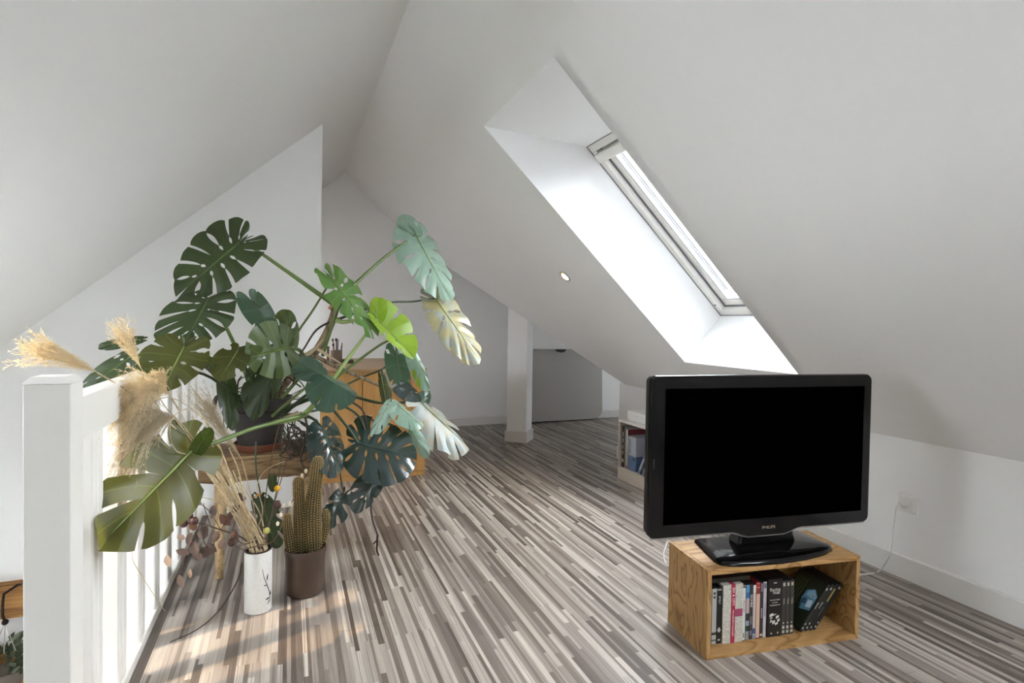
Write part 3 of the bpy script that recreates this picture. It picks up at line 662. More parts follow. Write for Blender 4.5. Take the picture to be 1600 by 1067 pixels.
case(bx[10], bx[11], 'lilac white film case left of the wide black box set', '#b5a9ae', h=.195, words=(('THE HANGOVER', .5, .006, .5),), wc='#4a4348', bands=((.88, .97, '#5a5660', .1, .9), (.03, .1, '#b8b4ad')))
# wide black box set
x0, x1 = dvx(1198.3), dvx(1220.5); w = x1-x0
bs = thing('film_box_set', 'wide black box set with white lettering and a white emblem on its spine', 'box set', CM @ Vector((x0+w/2, .12, DZ)), GD, rz=A8)
b = MB(); b.box((x0, DV-.002, DZ), (x0+w, DV+.135, DZ+.2)); tbuild(b, 'slipcase', pm('#15110f'), False, .001, bs)
def flat(wd, sz, fx, z, sx=1, c='#d9d2c8'): text(wd, sz, CM @ Matrix.Translation((x0+w*fx, DV-.0025, DZ+z)) @ Matrix.Rotation(PI2, 4, 'X'), pm(c), bs, 'spine_lettering', .0003, sx=sx)
flat('DVD', .006, .5, .187); flat('Racing', .016, .5, .164); flat('TRIBE', .012, .58, .152); flat('THE CULT SERIES', .0052, .5, .128); flat('IN A TEN', .005, .5, .119); flat('VOLUME BOX SET', .0052, .5, .110)
b = MB()
for (u0, v0, u1, v1) in ((.16, .07, .42, .083), (.2, .062, .34, .070), (.42, .074, .62, .080), (.6, .062, .8, .074), (.7, .05, .86, .062), (.36, .044, .54, .058), (.54, .040, .74, .050), (.2, .050, .34, .060)):
    b.prism([(x0+w*u0, DV-.0026, DZ+v0), (x0+w*u1, DV-.0026, DZ+v0+.004), (x0+w*u1, DV-.0026, DZ+v1), (x0+w*u0, DV-.0026, DZ+v1-.003)], (0, .0012, 0))
tbuild(b, 'emblem', pm('#d5cfc6'), False, 0, bs)
b = MB()
for fx in (.3, .75): b.prism([(x0+w*fx+.003*math.cos(i*.785), DV-.0026, DZ+.013+.0035*math.sin(i*.785)) for i in range(8)], (0, .0012, 0))
tbuild(b, 'logo', pm('#b3aca3'), False, 0, bs)
xa = dvx(1221.2)
for i, lab in enumerate(('dark grey film case right beside the wide black box set, first of three alike', 'dark grey film case in the middle of three alike', 'dark grey film case with the leaning cases resting on it, third of three alike')):
    case(xa+i*.0165, xa+(i+1)*.0165, lab, '#37342f', words=(('Misfits', .62, .008, .5),), wc='#aca69b', bands=((.90, .96, '#aca69b', .2, .8), (.12, .17, '#bdb7ac', .2, .8), (.21, .235, '#bdb7ac', .35, .65), (.04, .09, '#aca69b', .15, .85)))
# leaning ones
TH = math.radians(37); xl = dvx(1245)
cov = mat('film_cover_art', '#1d2318', .4)
specs = [('film case leaning right with a blue car pictured on its cover', '#20221f'), ('film case leaning right, second behind the blue car cover', '#1d1d1c'),
         ('film case leaning right with gold lettering on its spine', '#1c1b19'), ('thin film case at the right of the leaning stack touching the crate side', '#161616')]
xl0 = cw-ct-.19*math.sin(TH)-.0145*math.cos(TH)-.002
for i, (lab, c_) in enumerate(specs):
    k = 3-i
    M0 = Matrix.Translation((xl0-k*.0175, DV, DZ+.0145*math.sin(TH)+.0005)) @ Matrix.Rotation(TH, 4, 'Y')
    o = case(0, .0142, lab, c_, y=DV, M0=M0, words=((('Spaced', .55, .009, .5),) if i < 2 else None), wc='#c5c9c2',
             bands=((.88, .93, '#9fa39d', .2, .8), (.05, .085, '#b9bdb6', .3, .7), (.14, .17, '#b9bdb6', .3, .7)) if i != 2 else ((.62, .9, '#94803c', .2, .8), (.05, .08, '#b9bdb6', .3, .7), (.3, .5, '#4d4a3f', .3, .7)), grp=GD)
    if i == 0:
        b = MB(); b.box((-.0006, .003, .004), (.0002, .133, .186), 0, M0); tbuild(b, 'cover_sleeve', pm('#20281a'), False, 0, o)
        b = MB(); b.prism([M0 @ Vector((-.0012, y_, z_)) for y_, z_ in ((.008, .075), (.05, .062), (.062, .10), (.058, .135), (.03, .15), (.008, .13))], M0.to_3x3() @ Vector((.001, 0, 0))); tbuild(b, 'car_picture', pm('#5f87a0'), False, 0, o)
        b = MB(); b.prism([M0 @ Vector((-.0016, y_, z_)) for y_, z_ in ((.012, .085), (.03, .078), (.034, .105), (.014, .112))], M0.to_3x3() @ Vector((.001, 0, 0))); tbuild(b, 'car_window', pm('#c0d3dc'), False, 0, o)
        for pts_, c2_ in ((((.036, .088), (.054, .082), (.056, .104), (.040, .108)), '#35566b'), (((.010, .118), (.03, .116), (.052, .118), (.05, .132), (.03, .146), (.012, .128)), '#86abc0'), (((.044, .064), (.05, .0625), (.0615, .098), (.056, .098)), '#3f6178'), (((.02, .122), (.026, .121), (.027, .127), (.021, .128)), '#8f2f34')):
            b = MB(); b.prism([M0 @ Vector((-.0017, y_, z_)) for y_, z_ in pts_], M0.to_3x3() @ Vector((.0012, 0, 0))); tbuild(b, 'car_picture', pm(c2_), False, 0, o)
        b = MB()
        for q_ in range(5): b.box((-.0012, .075+q_*.011, .03), (-.0004, .079+q_*.011, .17), 0, M0)
        tbuild(b, 'cover_print', pm('#4c5230'), False, 0, o)
# flat cases lying on the row
for i, (xa, xb, c_, lab) in enumerate(((.055, .205, '#2b271d', 'dark film case lying flat on top of the upright row, at the left'), (.10, .235, '#3a3222', 'brown film case lying flat on the other lying case'))):
    z0 = DZ+.2003+i*.0155
    o = thing('lying_film_case', lab, 'film case', CM @ Vector(((xa+xb)/2, .14, z0)), 'film cases lying on the row', rz=A8)
    b = MB(); b.box((xa, DV+.012+i*.02, z0), (xb, DV+.17, z0+.015)); tbuild(b, 'case', pm(c_), False, .0012, o)
    b = MB(); b.box((xa+.004, DV+.016+i*.02, z0+.0148), (xb-.004, DV+.165, z0+.0154)); tbuild(b, 'cover_sleeve', pm('#4f4329' if i else '#3b3626'), False, 0, o)

# ------------------------------------------------------------------ bench, saucer, pot, monstera
bn = thing('rustic_bench', 'rustic wooden bench of a thick weathered slab under the potted monstera', 'bench', (-.1, 2.85, 0))
m = MB(); n = 14; vs = []
for i in range(n+1):
    x = -.36+i*.50/n; j = lambda: rnd.uniform(-.006, .006)
    vs += [(x, 2.69+j(), .362+j()), (x, 3.0, .365), (x, 3.0, .472), (x, 2.69+j(), .470), (x, 2.683+j(), .42+j())]
m.add(vs, [(i*5+k, i*5+(k+1) % 5, (i+1)*5+(k+1) % 5, (i+1)*5+k) for i in range(n) for k in range(5)]+[(4, 3, 2, 1, 0), tuple(n*5+k for k in range(5))]); m.build('slab', BENCHW, bn)
lg = fl(342, 905)
for a, b in (((-.27, 2.72, .37), (lg.x, lg.y, 0)), ((.08, 2.73, .37), (.11, 2.62, 0)), ((-.30, 2.96, .37), (-.33, 3.06, 0)), ((.09, 2.96, .37), (.12, 3.06, 0))):
    a = Vector(a); b = Vector(b); m = MB(); m.tube([a.lerp(b, t_)+Vector((rnd.uniform(-.003, .003), 0, 0)) for t_ in (0, .2, .45, .7, 1)], [.027, .026, .022, .019, .016], 12); m.build('leg', LEGW, bn, True)
pc = aty(406, 700, 2.835); pc.z = .472
scr = thing('plant_saucer', 'round terracotta saucer under the dark plant pot on the bench', 'saucer', pc)
m = MB(); m.lathe([(.098, 0), (.108, .012), (.112, .034), (.107, .034), (.102, .012), (.001, .009)], pc, 40); m.build('dish', mat('terracotta', '#7f4a35', .8), scr, 'auto')
mon = thing('potted_monstera', 'large monstera with split leaves in a dark grey pot on the bench', 'plant', pc+Vector((0, 0, .012)))
POTM = mat('dark_grey_pot', '#393533', .55, .4)
PZ = pc.z+.012
m = MB(); m.lathe([(.088, 0), (.092, .004), (.122, .185), (.134, .187), (.139, .232), (.131, .234), (.122, .19), (.12, .185)], Vector((pc.x, pc.y, PZ)), 44); m.build('pot', POTM, mon, 'auto')
SOIL = mat('dark_soil', '#2b211a', .95)
m = MB(); m.lathe([(.121, .17), (.12, .2), (.06, .208), (.001, .212)], Vector((pc.x, pc.y, PZ)), 24); m.build('soil', SOIL, mon, True)

def leaf_mat(name, c0, c1, vein, rough=.34, spec=.5, trans=.22, tcol='#8fae30', patch=None):
    m = mat(name, c0, rough, spec); t = NT(m)
    uv = t.n('ShaderNodeUVMap').outputs[0]; s = t.n('ShaderNodeSeparateXYZ'); t.l(uv, s.inputs[0])
    n = t.noise(t.obj(), 9, 3, .5)
    c = t.ramp(n, [(.35, c0), (.65, c1)])
    if patch:
        pn = t.noise(t.mapping(t.obj(), (1, 1, 1)), 14, 3, .6); c = t.mix(t.ramp(pn, [(.46, '#000000'), (.56, '#ffffff')]), c, lin(patch))
    side = t.math('ABSOLUTE', t.math('SUBTRACT', s.outputs[0], .5))
    v = t.math('MULTIPLY', t.math('LESS_THAN', side, .03), .22)
    v = t.math('MAXIMUM', v, t.math('MULTIPLY', t.math('LESS_THAN', s.outputs[1], .035), .9))
    c = t.mix(v, c, lin(vein)); t.base(c)
    tl = t.n('ShaderNodeBsdfTranslucent'); tc = t.mix(.5, c, lin(tcol)); t.l(tc, tl.inputs[0])
    mx = t.n('ShaderNodeMixShader'); mx.inputs[0].default_value = trans; t.l(t.b.outputs[0], mx.inputs[1]); t.l(tl.outputs[0], mx.inputs[2])
    t.l(mx.outputs[0], t.t.nodes['Material Output'].inputs[0])
    hb = t.math('SUBTRACT', 1.0, t.math('MULTIPLY', side, 2.0)); t.bump(hb, .35, .006)
    return m
LEAF = {
 'dark': leaf_mat('leaf_dark_green', '#222e1c', '#2c3a24', '#566a40', .42),
 'mid': leaf_mat('leaf_mid_green', '#3a4a20', '#4a5a26', '#96a356', .38),
 'olive': leaf_mat('leaf_olive_green', '#30381a', '#3d441e', '#8b9650', .4, .4, .24, '#b9a838'),
 'fresh': leaf_mat('leaf_fresh_green', '#4c7034', '#5c8040', '#9db878', .34),
 'lime': leaf_mat('leaf_lime_green', '#7fa024', '#93b430', '#b9cf6a', .4, trans=.35),
 'pale': leaf_mat('leaf_pale_sky_sheen', '#7f9a88', '#93ab9c', '#c6d2c0', .3, .6, .15),  # pale tone puts the skylight's sheen into the leaf colour
 'gold': leaf_mat('leaf_yellowed', '#94906f', '#a79c6c', '#cdc38f', .34, .5, .2, '#d8c070', '#8d9487'),
 'cream': leaf_mat('leaf_cream_faded', '#8f8e7c', '#a09c89', '#c4bda6', .34, .5, .2, '#d0c8a0', '#8f9a98'),
 'teal': leaf_mat('leaf_blue_green', '#2f4a3e', '#3b564a', '#6f8878', .28, .6),
 'blue': leaf_mat('leaf_dark_glossy', '#1c2a2a', '#263636', '#4d6464', .2, .8, .1),
}
STEMG = mat('petiole_green', '#5c7038', .45); STEMD = mat('petiole_dark_green', '#36452a', .45); STEMP = mat('petiole_pale_green', '#8a9c5c', .45)
BARK = wood('monstera_bark', ('#4a3b2c', '#7a6a52', '#9a8a70'), (1, 1, 1), 8, rough=.8, axis='Z'); ROOT = mat('aerial_root_brown', '#3a2e26', .7); SHEATH = mat('dry_sheath', '#b7a284', .7)
OUT = [(.0, .02), (.08, -.16), (.28, -.28), (.58, -.28), (.86, -.14), (1.0, .10), (1.02, .33), (.94, .53), (.78, .70), (.56, .85), (.29, .97), (.0, 1.05)]
def outl(q):
    a = q*(len(OUT)-1); i = min(int(a), len(OUT)-2); t_ = a-i
    P = [OUT[max(i-1, 0)], OUT[i], OUT[i+1], OUT[min(i+2, len(OUT)-1)]]
    f = lambda k: .5*(2*P[1][k]+(P[2][k]-P[0][k])*t_+(2*P[0][k]-5*P[1][k]+4*P[2][k]-P[3][k])*t_*t_+(3*P[1][k]-P[0][k]-3*P[2][k]+P[3][k])*t_**3)
    return max(f(0), 0), f(1)
leaf_id = 0
def leaf(lab, kind, B, T, L, R, yb, yt=None, yl=None, yr=None, n=6, slit=.5, gap=.24, droop=.02, curl=.0, holes=.6, fold=0, closed=.35):
    """split leaf hung on four surveyed points: base, tip, left and right extremes, each on its own depth plane"""
    global leaf_id
    leaf_id += 1; rg = random.Random(leaf_id*31)
    yt = yb if yt is None else yt; yl = (yb+yt)/2 if yl is None else yl; yr = (yb+yt)/2 if yr is None else yr
    b, t_, l, r = aty(*B, yb), aty(*T, yt), aty(*L, yl), aty(*R, yr)
    ax = t_-b; mid = b+ax*.3; sides = {-1: l-mid, 1: r-mid}
    nor = ax.cross(r-l).normalized()
    if nor.dot(CAM-b) < 0: nor = -nor
    size = ax.length
    mb = MB(); uvs = []; NR, NTT = 16, 6
    for sgn in (-1, 1):
        E = sides[sgn]
        r0 = [min(.97, rg.uniform(slit-.08, slit+.14)) for _ in range(n+1)]; gp = [gap*rg.uniform(.75, 1.25) for _ in range(n+1)]; hol = [rg.random() < holes for _ in range(n+1)]; clo = [rg.random() < closed for _ in range(n+1)]
        jit = [rg.uniform(.93, 1.03) for _ in range(n)]; lift = [rg.uniform(-1, 1) for _ in range(n)]
        def g_at(k, rr):
            if k <= 0 or k >= n: return 0
            w_ = max(0, (rr-r0[k])/(1-r0[k])); g = gp[k]*(math.sqrt(w_)*(1.25-.55*w_) if not clo[k] else 1.15*math.sin(math.pi*min(1, w_/.86))**.7)
            if hol[k] and rr < r0[k]-.05:
                d = (rr-.24)/.09
                if abs(d) < 1: g = max(g, .26*math.sqrt(1-d*d))
            return g
        for k in range(n):
            o = len(mb.v); vs = []
            for i in range(NR+1):
                rr = i/NR; gl_, gr_ = g_at(k, rr)/2, g_at(k+1, rr)/2
                for j in range(NTT+1):
                    tt = j/NTT; q = (k+gl_+tt*(1-gl_-gr_))/n
                    e = (2*tt-1)**4
                    re = rr*(1-(.06 if n > 1 else 0)*e*rr)*(1+(jit[k]-1)*(1-e))
                    mv = max(0, (q-.22)/.78)**1.25*.84; ou, ov = outl(q)
                    # quadratic vein from midrib to margin
                    c1u, c1v = ou*.52, mv+(ov-mv)*.28
                    u = 2*re*(1-re)*c1u+re*re*ou; v = (1-re)**2*mv+2*re*(1-re)*c1v+re*re*ov
                    h = -droop*size*2.2*(u*u)-curl*size*(v-.3)**2+size*.012*math.cos(math.pi*(2*tt-1))*rr+lift[k]*size*.05*rr*rr+fold*size*abs(u)
                    p = b+ax*v+E*u+nor*h
                    p.z -= droop*size*rr*rr*1.2
                    vs.append(p); uvs.append((tt, re))
            fs = [(i*(NTT+1)+j, i*(NTT+1)+j+1, (i+1)*(NTT+1)+j+1, (i+1)*(NTT+1)+j) for i in range(NR) for j in range(NTT)]
            mb.add(vs, fs)
    me = bpy.data.meshes.new('leaf'); me.from_pydata(mb.v, [], mb.f)
    ul = me.uv_layers.new(name='UVMap'); vi = np.zeros(len(me.loops), dtype=np.int32); me.loops.foreach_get('vertex_index', vi)
    ul.data.foreach_set('uv', np.array(uvs, dtype=np.float32)[vi].ravel())
    bm = bmesh.new(); bm.from_mesh(me); bmesh.ops.remove_doubles(bm, verts=bm.verts, dist=size*.0012); bm.to_mesh(me); bm.free()
    me.polygons.foreach_set('use_smooth', [True]*len(me.polygons)); me.materials.append(LEAF[kind])
    o = bpy.data.objects.new('leaf', me); COL.objects.link(o); adopt(o, mon)
    if lab: o['label'] = lab
    # raised midrib on the leaf
    k = MB(); k.tube([b+ax*(.0+.93*i/8)+nor*(.0012-curl*size*(.93*i/8-.3)**2)-Vector((0, 0, 0)) for i in range(9)], [size*.010*(1-.8*i/8) for i in range(9)], 5)
    k.build('midrib', {'dark': STEMG, 'blue': STEMD, 'teal': STEMG}.get(kind, STEMP), o, True)
    return b
def petiole(pts, r0=.008, r1=.005, m_=None, name='petiole', n=20):
    """pts = (px, py, depth) or 3D points"""
    P = [aty(p[0], p[1], p[2]) if isinstance(p, tuple) else Vector(p) for p in pts]
    P = smooth_path(P, n); k = MB(); k.tube(P, [r0+(r1-r0)*i/(len(P)-1) for i in range(len(P))], 8); return k.build(name, m_ or STEMG, mon, True)

leaf('dark leaf at the top left', 'dark', (375, 378), (279, 460), (310, 360), (386, 424), 2.50, 2.42, 2.5, 2.42, n=8, slit=.36, gap=.24)
leaf('dark leaf hanging below the top left one', 'dark', (325, 466), (287, 540), (240, 497), (364, 492), 2.40, 2.28, 2.34, 2.32, n=8, slit=.34, gap=.25, droop=.03)
leaf('olive heart shaped leaf above the pampas plumes', 'olive', (288, 541), (252, 612), (217, 552), (322, 566), 2.15, 2.05, n=5, slit=.55, gap=.18, holes=.3)
leaf('dark leaf behind the handrail', 'dark', (205, 556), (128, 612), (152, 571), (196, 606), 2.45, 2.4, n=5, slit=.7, gap=.2, holes=.2)
leaf('leaf seen edge on behind the tall plume', 'dark', (219, 530), (157, 540), (185, 527), (182, 545), 2.45, 2.42, n=4, slit=.8, gap=.1)
leaf('huge front leaf leaning over the railing', 'olive', (301, 702), (156, 852), (204, 705), (304, 798), 1.98, 1.60, 1.78, 1.80, n=5, slit=.36, gap=.26, droop=.015, holes=.0, closed=.0)
leaf('back lobe of the huge front leaf', 'olive', (285, 705), (272, 655), (263, 690), (300, 685), 2.03, 2.05, n=2, slit=.9, gap=.05, holes=0)
leaf('curled lobe of the huge front leaf', 'mid', (305, 706), (330, 668), (303, 684), (329, 695), 1.97, 1.95, n=2, slit=.9, gap=.05, holes=0)
leaf('small smooth leaf behind the finger leaf', 'teal', (394, 470), (432, 530), (381, 492), (424, 478), 2.75, 2.75, n=3, slit=.85, gap=.1, holes=0)
leaf('finger leaf in front of the pot', 'mid', (452, 542), (385, 560), (412, 500), (440, 590), 2.55, 2.45, n=5, slit=.46, gap=.21)
leaf('drooping finger leaf over the pot rim', 'dark', (440, 555), (392, 645), (388, 575), (430, 615), 2.58, 2.5, n=5, slit=.52, gap=.23, droop=.04)
leaf('finger pointing up from the finger leaf', 'mid', (450, 545), (448, 484), (425, 510), (467, 515), 2.6, 2.62, n=3, slit=.47, gap=.25)
leaf('yellow green leaf above the pot', 'olive', (372, 547), (343, 593), (331, 560), (384, 572), 2.45, 2.4, n=3, slit=.5, gap=.3, holes=.3)
leaf('leaf blade reaching from the yellow green leaf', 'mid', (372, 548), (410, 543), (390, 538), (392, 556), 2.46, 2.46, n=2, slit=.8, gap=.1, holes=0)
leaf('glossy leaf at the centre top', 'fresh', (519, 436), (587, 522), (526, 474), (563, 450), 2.6, 2.5, 2.5, 2.66, n=7, slit=.55, gap=.15, holes=.7)
leaf('bright lime leaf', 'lime', (589, 499), (645, 556), (607, 530), (632, 486), 2.55, 2.5, 2.48, 2.6, n=4, slit=.5, gap=.18)
leaf('upright lobe of the bright lime leaf', 'lime', (589, 500), (590, 465), (577, 482), (606, 478), 2.55, 2.6, n=2, slit=.9, gap=.1, holes=0)
leaf('pale bluish leaf at the top right', 'pale', (649, 366), (702, 464), (634, 412), (697, 394), 2.85, 2.72, 2.74, 2.92, n=8, slit=.45, gap=.2, droop=.02, holes=.3)
leaf('upper lobe of the pale bluish leaf', 'pale', (649, 366), (624, 338), (627, 362), (651, 342), 2.85, 2.9, n=2, slit=.6, gap=.3, holes=0)
leaf('yellowed leaf hanging at the right', 'gold', (680, 466), (748, 562), (693, 526), (730, 488), 2.75, 2.62, 2.64, 2.84, n=8, slit=.45, gap=.2, droop=.025, holes=.2)
leaf('blue green leaf in the middle', 'teal', (505, 585), (556, 618), (536, 592), (497, 634), 2.40, 2.32, 2.5, 2.30, n=4, slit=.6, gap=.17, holes=.2)
leaf('upper lobe of the blue green middle leaf', 'teal', (505, 585), (468, 566), (462, 590), (487, 556), 2.4, 2.42, n=3, slit=.9, gap=.1, holes=0)
leaf('large dark glossy leaf low on the right', 'blue', (559, 692), (648, 716), (606, 648), (588, 752), 2.46, 2.40, 2.60, 2.28, n=7, slit=.48, gap=.18, droop=.03, holes=.7)
leaf('dark glossy leaf above the cactus', 'blue', (503, 668), (528, 737), (541, 682), (488, 712), 2.40, 2.30, 2.5, 2.3, n=6, slit=.5, gap=.17, droop=.03)
leaf('faded cream leaf pointing right', 'cream', (656, 627), (730, 697), (678, 692), (697, 646), 2.70, 2.62, 2.56, 2.80, n=7, slit=.54, gap=.18, droop=.03, holes=.3)
leaf('round lobes at the base of the faded cream leaf', 'teal', (656, 630), (672, 612), (652, 614), (670, 632), 2.7, 2.75, n=2, slit=.4, gap=.3, holes=0)
leaf('smooth sage leaf in front of the cabinet', 'teal', (619, 553), (634, 624), (604, 578), (641, 577), 2.7, 2.62, n=3, slit=.6, gap=.15, holes=0)
leaf('drooping silver leaf below the lime leaf', 'pale', (645, 551), (670, 606), (644, 588), (661, 568), 2.6, 2.55, n=4, slit=.6, gap=.17, holes=0)
leaf('lime tip of the drooping leaf', 'lime', (650, 580), (664, 607), (650, 598), (664, 590), 2.58, 2.56, n=2, slit=.9, gap=.1, holes=0)
leaf('dark leaf hanging under the large glossy leaf', 'blue', (592, 742), (556, 798), (552, 757), (592, 772), 2.44, 2.4, n=5, slit=.57, gap=.3, droop=.03)
leaf('dark fingers under the large glossy leaf', 'blue', (585, 735), (586, 776), (575, 752), (597, 752), 2.5, 2.5, n=2, slit=.4, gap=.3)
leaf('dark leaf behind the cactus', 'blue', (537, 772), (511, 822), (508, 788), (545, 802), 2.62, 2.6, n=4, slit=.3, gap=.4, holes=0)
leaf('dark leaf behind the dried stems', 'dark', (409, 784), (430, 853), (399, 812), (443, 812), 2.55, 2.5, n=4, slit=.6, gap=.3, holes=0)
leaf('dark leaf below the bench edge', 'dark', (425, 745), (426, 768), (418, 754), (434, 754), 2.6, 2.6, n=2, slit=.9, gap=.1, holes=0)
leaf('curled olive leaf in front of the cabinet', 'olive', (596, 588), (606, 642), (594, 617), (612, 607), 2.62, 2.58, n=3, slit=.8, gap=.15, holes=0)
leaf('silvery leaf above the large glossy leaf', 'pale', (607, 632), (582, 680), (587, 650), (612, 652), 2.56, 2.5, n=4, slit=.5, gap=.18, droop=.03, holes=0)
leaf('silvery leaf curling right', 'pale', (618, 630), (659, 664), (622, 656), (645, 638), 2.6, 2.5, 2.5, 2.66, n=4, slit=.55, gap=.18, droop=.04, holes=0)
leaf('dark crumpled leaf by the sage leaf', 'blue', (628, 602), (656, 626), (622, 620), (648, 606), 2.62, 2.6, n=3, slit=.6, gap=.18)
leaf('silver leaf tip at the right of the glossy leaf', 'pale', (640, 668), (668, 712), (645, 696), (664, 684), 2.56, 2.5, n=3, slit=.6, gap=.18, holes=0)
leaf('long dark leaf at the left of the pot', 'dark', (352, 585), (362, 668), (340, 618), (374, 622), 2.66, 2.6, n=3, slit=.7, gap=.18, holes=0)
leaf('narrow dark leaf over the pot', 'dark', (398, 590), (384, 636), (385, 606), (404, 612), 2.62, 2.58, n=2, slit=.9, gap=.1, holes=0)
leaf('long leaf hanging in front of the pot', 'dark', (412, 580), (402, 634), (398, 600), (420, 606), 2.58, 2.55, n=2, slit=.9, gap=.1, holes=0)
leaf('dark leaf left of the yellow green leaf', 'dark', (318, 560), (352, 590), (330, 580), (342, 566), 2.6, 2.6, n=2, slit=.9, gap=.1, holes=0)
leaf('dark leaf right of the finger leaf', 'dark', (462, 560), (446, 585), (448, 566), (462, 578), 2.6, 2.6, n=2, slit=.9, gap=.1, holes=0)

P0 = (402, 640, 2.84)
petiole([(525, 478, 2.62), (485, 450, 2.58), (440, 418, 2.55), (402, 392, 2.52), (375, 378, 2.502)], .011, .005)
petiole([(402, 640, 2.8), (375, 560, 2.6), (350, 505, 2.48), (325, 466, 2.40)], .009, .006)
petiole([(392, 645, 2.8), (340, 590, 2.5), (300, 556, 2.22), (288, 541, 2.15)], .008, .004, STEMD)
petiole([(388, 648, 2.82), (330, 590, 2.66), (250, 572, 2.5), (205, 556, 2.45)], .007, .004, STEMD)
petiole([(440, 655, 2.7), (477, 648, 2.38), (400, 668, 2.2), (335, 692, 2.02), (301, 702, 1.98)], .010, .006, STEMG, n=40)
petiole([(410, 645, 2.82), (440, 560, 2.78), (425, 500, 2.76), (394, 470, 2.75)], .006, .004, STEMD)
petiole([(420, 645, 2.8), (474, 580, 2.64), (472, 550, 2.58), (452, 542, 2.55)], .009, .005)
petiole([(410, 648, 2.78), (395, 600, 2.55), (372, 547, 2.45)], .007, .004, STEMD)
petiole([(425, 645, 2.78), (455, 540, 2.7), (490, 483, 2.64), (519, 436, 2.6)], .006, .004)
petiole([(430, 660, 2.66), (474, 648, 2.38), (510, 605, 2.44), (555, 545, 2.5), (589, 499, 2.55)], .013, .006, STEMP, n=40)
petiole([(520, 478, 2.62), (550, 448, 2.66), (600, 403, 2.76), (630, 381, 2.82), (649, 366, 2.85)], .010, .005)
petiole([(525, 500, 2.62), (580, 480, 2.66), (612, 472, 2.7), (645, 471, 2.74), (680, 466, 2.75)], .006, .004, STEMD)
petiole([(425, 650, 2.72), (470, 612, 2.5), (505, 585, 2.40)], .007, .005)
petiole([(440, 650, 2.7), (490, 612, 2.6), (520, 640, 2.52), (545, 670, 2.48), (559, 692, 2.46)], .008, .005, STEMD)
petiole([(475, 648, 2.5), (490, 655, 2.45), (503, 668, 2.40)], .007, .005, STEMD)
petiole([(440, 640, 2.7), (520, 614, 2.6), (592, 629, 2.66), (656, 627, 2.70)], .010, .005, STEMD)
petiole([(520, 612, 2.66), (560, 592, 2.68), (600, 575, 2.7), (619, 553, 2.7)], .005, .004, STEMD)
petiole([(490, 620, 2.6), (551, 570, 2.6), (605, 533, 2.6), (630, 536, 2.6), (645, 551, 2.6)], .007, .004)
petiole([(484, 552, 2.66), (530, 575, 2.64), (570, 592, 2.63), (600, 606, 2.62)], .010, .007, BARK)
petiole([(430, 650, 2.75), (500, 640, 2.65), (545, 620, 2.6), (607, 632, 2.56)], .005, .003, STEMD)
petiole([(520, 625, 2.6), (560, 650, 2.56), (575, 690, 2.5), (592, 742, 2.44)], .006, .004, STEMD)
petiole([(470, 660, 2.66), (520, 700, 2.62), (537, 772, 2.62)], .005, .003, STEMD)
petiole([(400, 690, 2.62), (400, 730, 2.58), (409, 784, 2.55)], .004, .003, STEMD)
# trunk with its nodes and papery sheaths
petiole([(402, 655, 2.84), (430, 620, 2.80), (458, 585, 2.74), (488, 556, 2.68), (508, 525, 2.64), (520, 497, 2.62), (525, 476, 2.62)], .019, .016, BARK, 'trunk', 36)
petiole([(504, 556, 2.66), (515, 520, 2.62), (525, 490, 2.6), (535, 470, 2.6)], .008, .006, STEMG, 'shoot')
petiole([(520, 497, 2.62), (536, 503, 2.6), (556, 500, 2.58), (563, 500, 2.58)], .013, .003, STEMP, 'shoot')
petiole([(478, 556, 2.64), (492, 545, 2.63), (505, 530, 2.62)], .013, .003, SHEATH, 'sheath')
petiole([(496, 545, 2.63), (520, 560, 2.62), (545, 576, 2.61)], .008, .002, SHEATH, 'sheath')
petiole([(515, 483, 2.6), (524, 470, 2.6), (519, 463, 2.6)], .010, .002, mat('red_brown_sheath', '#a8765a', .7), 'sheath')
petiole([(466, 645, 2.44), (440, 655, 2.4), (412, 664, 2.36)], .009, .002, SHEATH, 'sheath')
for pts in (((521, 500, 2.62), (495, 515, 2.6), (478, 540, 2.58), (466, 562, 2.57), (458, 600, 2.6)), ((477, 650, 2.45), (480, 680, 2.5), (470, 715, 2.55), (478, 735, 2.5)), ((545, 625, 2.6), (566, 640, 2.56), (572, 660, 2.54), (570, 690, 2.53)),
            ((578, 775, 2.5), (582, 812, 2.45), (590, 838, 2.42), (584, 850, 2.42)), ((590, 835, 2.42), (589, 858, 2.42), (592, 868, 2.40))):
    petiole(list(pts), .005, .003, ROOT, 'aerial_root')
rg = random.Random(5)
k = MB()
for i in range(46):
    a = aty(rg.uniform(440, 478), rg.uniform(650, 690), rg.uniform(2.55, 2.75)); c = a+Vector((rg.uniform(-.03, .09), rg.uniform(-.06, .04), rg.uniform(-.12, -.02)))
    d = c+Vector((rg.uniform(-.06, .06), rg.uniform(-.03, .03), rg.uniform(-.07, .02)))
    for p_ in (a, c, d): p_.z = max(p_.z, .475)
    k.tube(smooth_path([a, a.lerp(c, .5)+Vector((rg.uniform(-.03, .03), 0, rg.uniform(-.02, .03))), c, d], 12), rg.uniform(.0016, .0034), 5)
for i in range(34):
    a = Vector((pc.x+rg.uniform(-.10, .10), pc.y+rg.uniform(-.10, .06), PZ+.21)); b_ = a+Vector((rg.uniform(-.09, .16), rg.uniform(-.08, .06), rg.uniform(.02, .13)))
    c = b_+Vector((rg.uniform(-.06, .12), rg.uniform(-.06, .04), rg.uniform(-.09, .05)))
    k.tube(smooth_path([a, b_, c], 10), rg.uniform(.0018, .0036), 5)
for i in range(9):
    a = Vector((pc.x-.10+rg.uniform(-.03, .02), pc.y-.08, PZ+.225)); b_ = a+Vector((rg.uniform(-.07, -.03), -.03, .03)); c = b_+Vector((rg.uniform(-.03, .01), -.01, rg.uniform(-.16, -.05)))
    k.tube(smooth_path([a, b_, c], 10), rg.uniform(.0018, .003), 5)
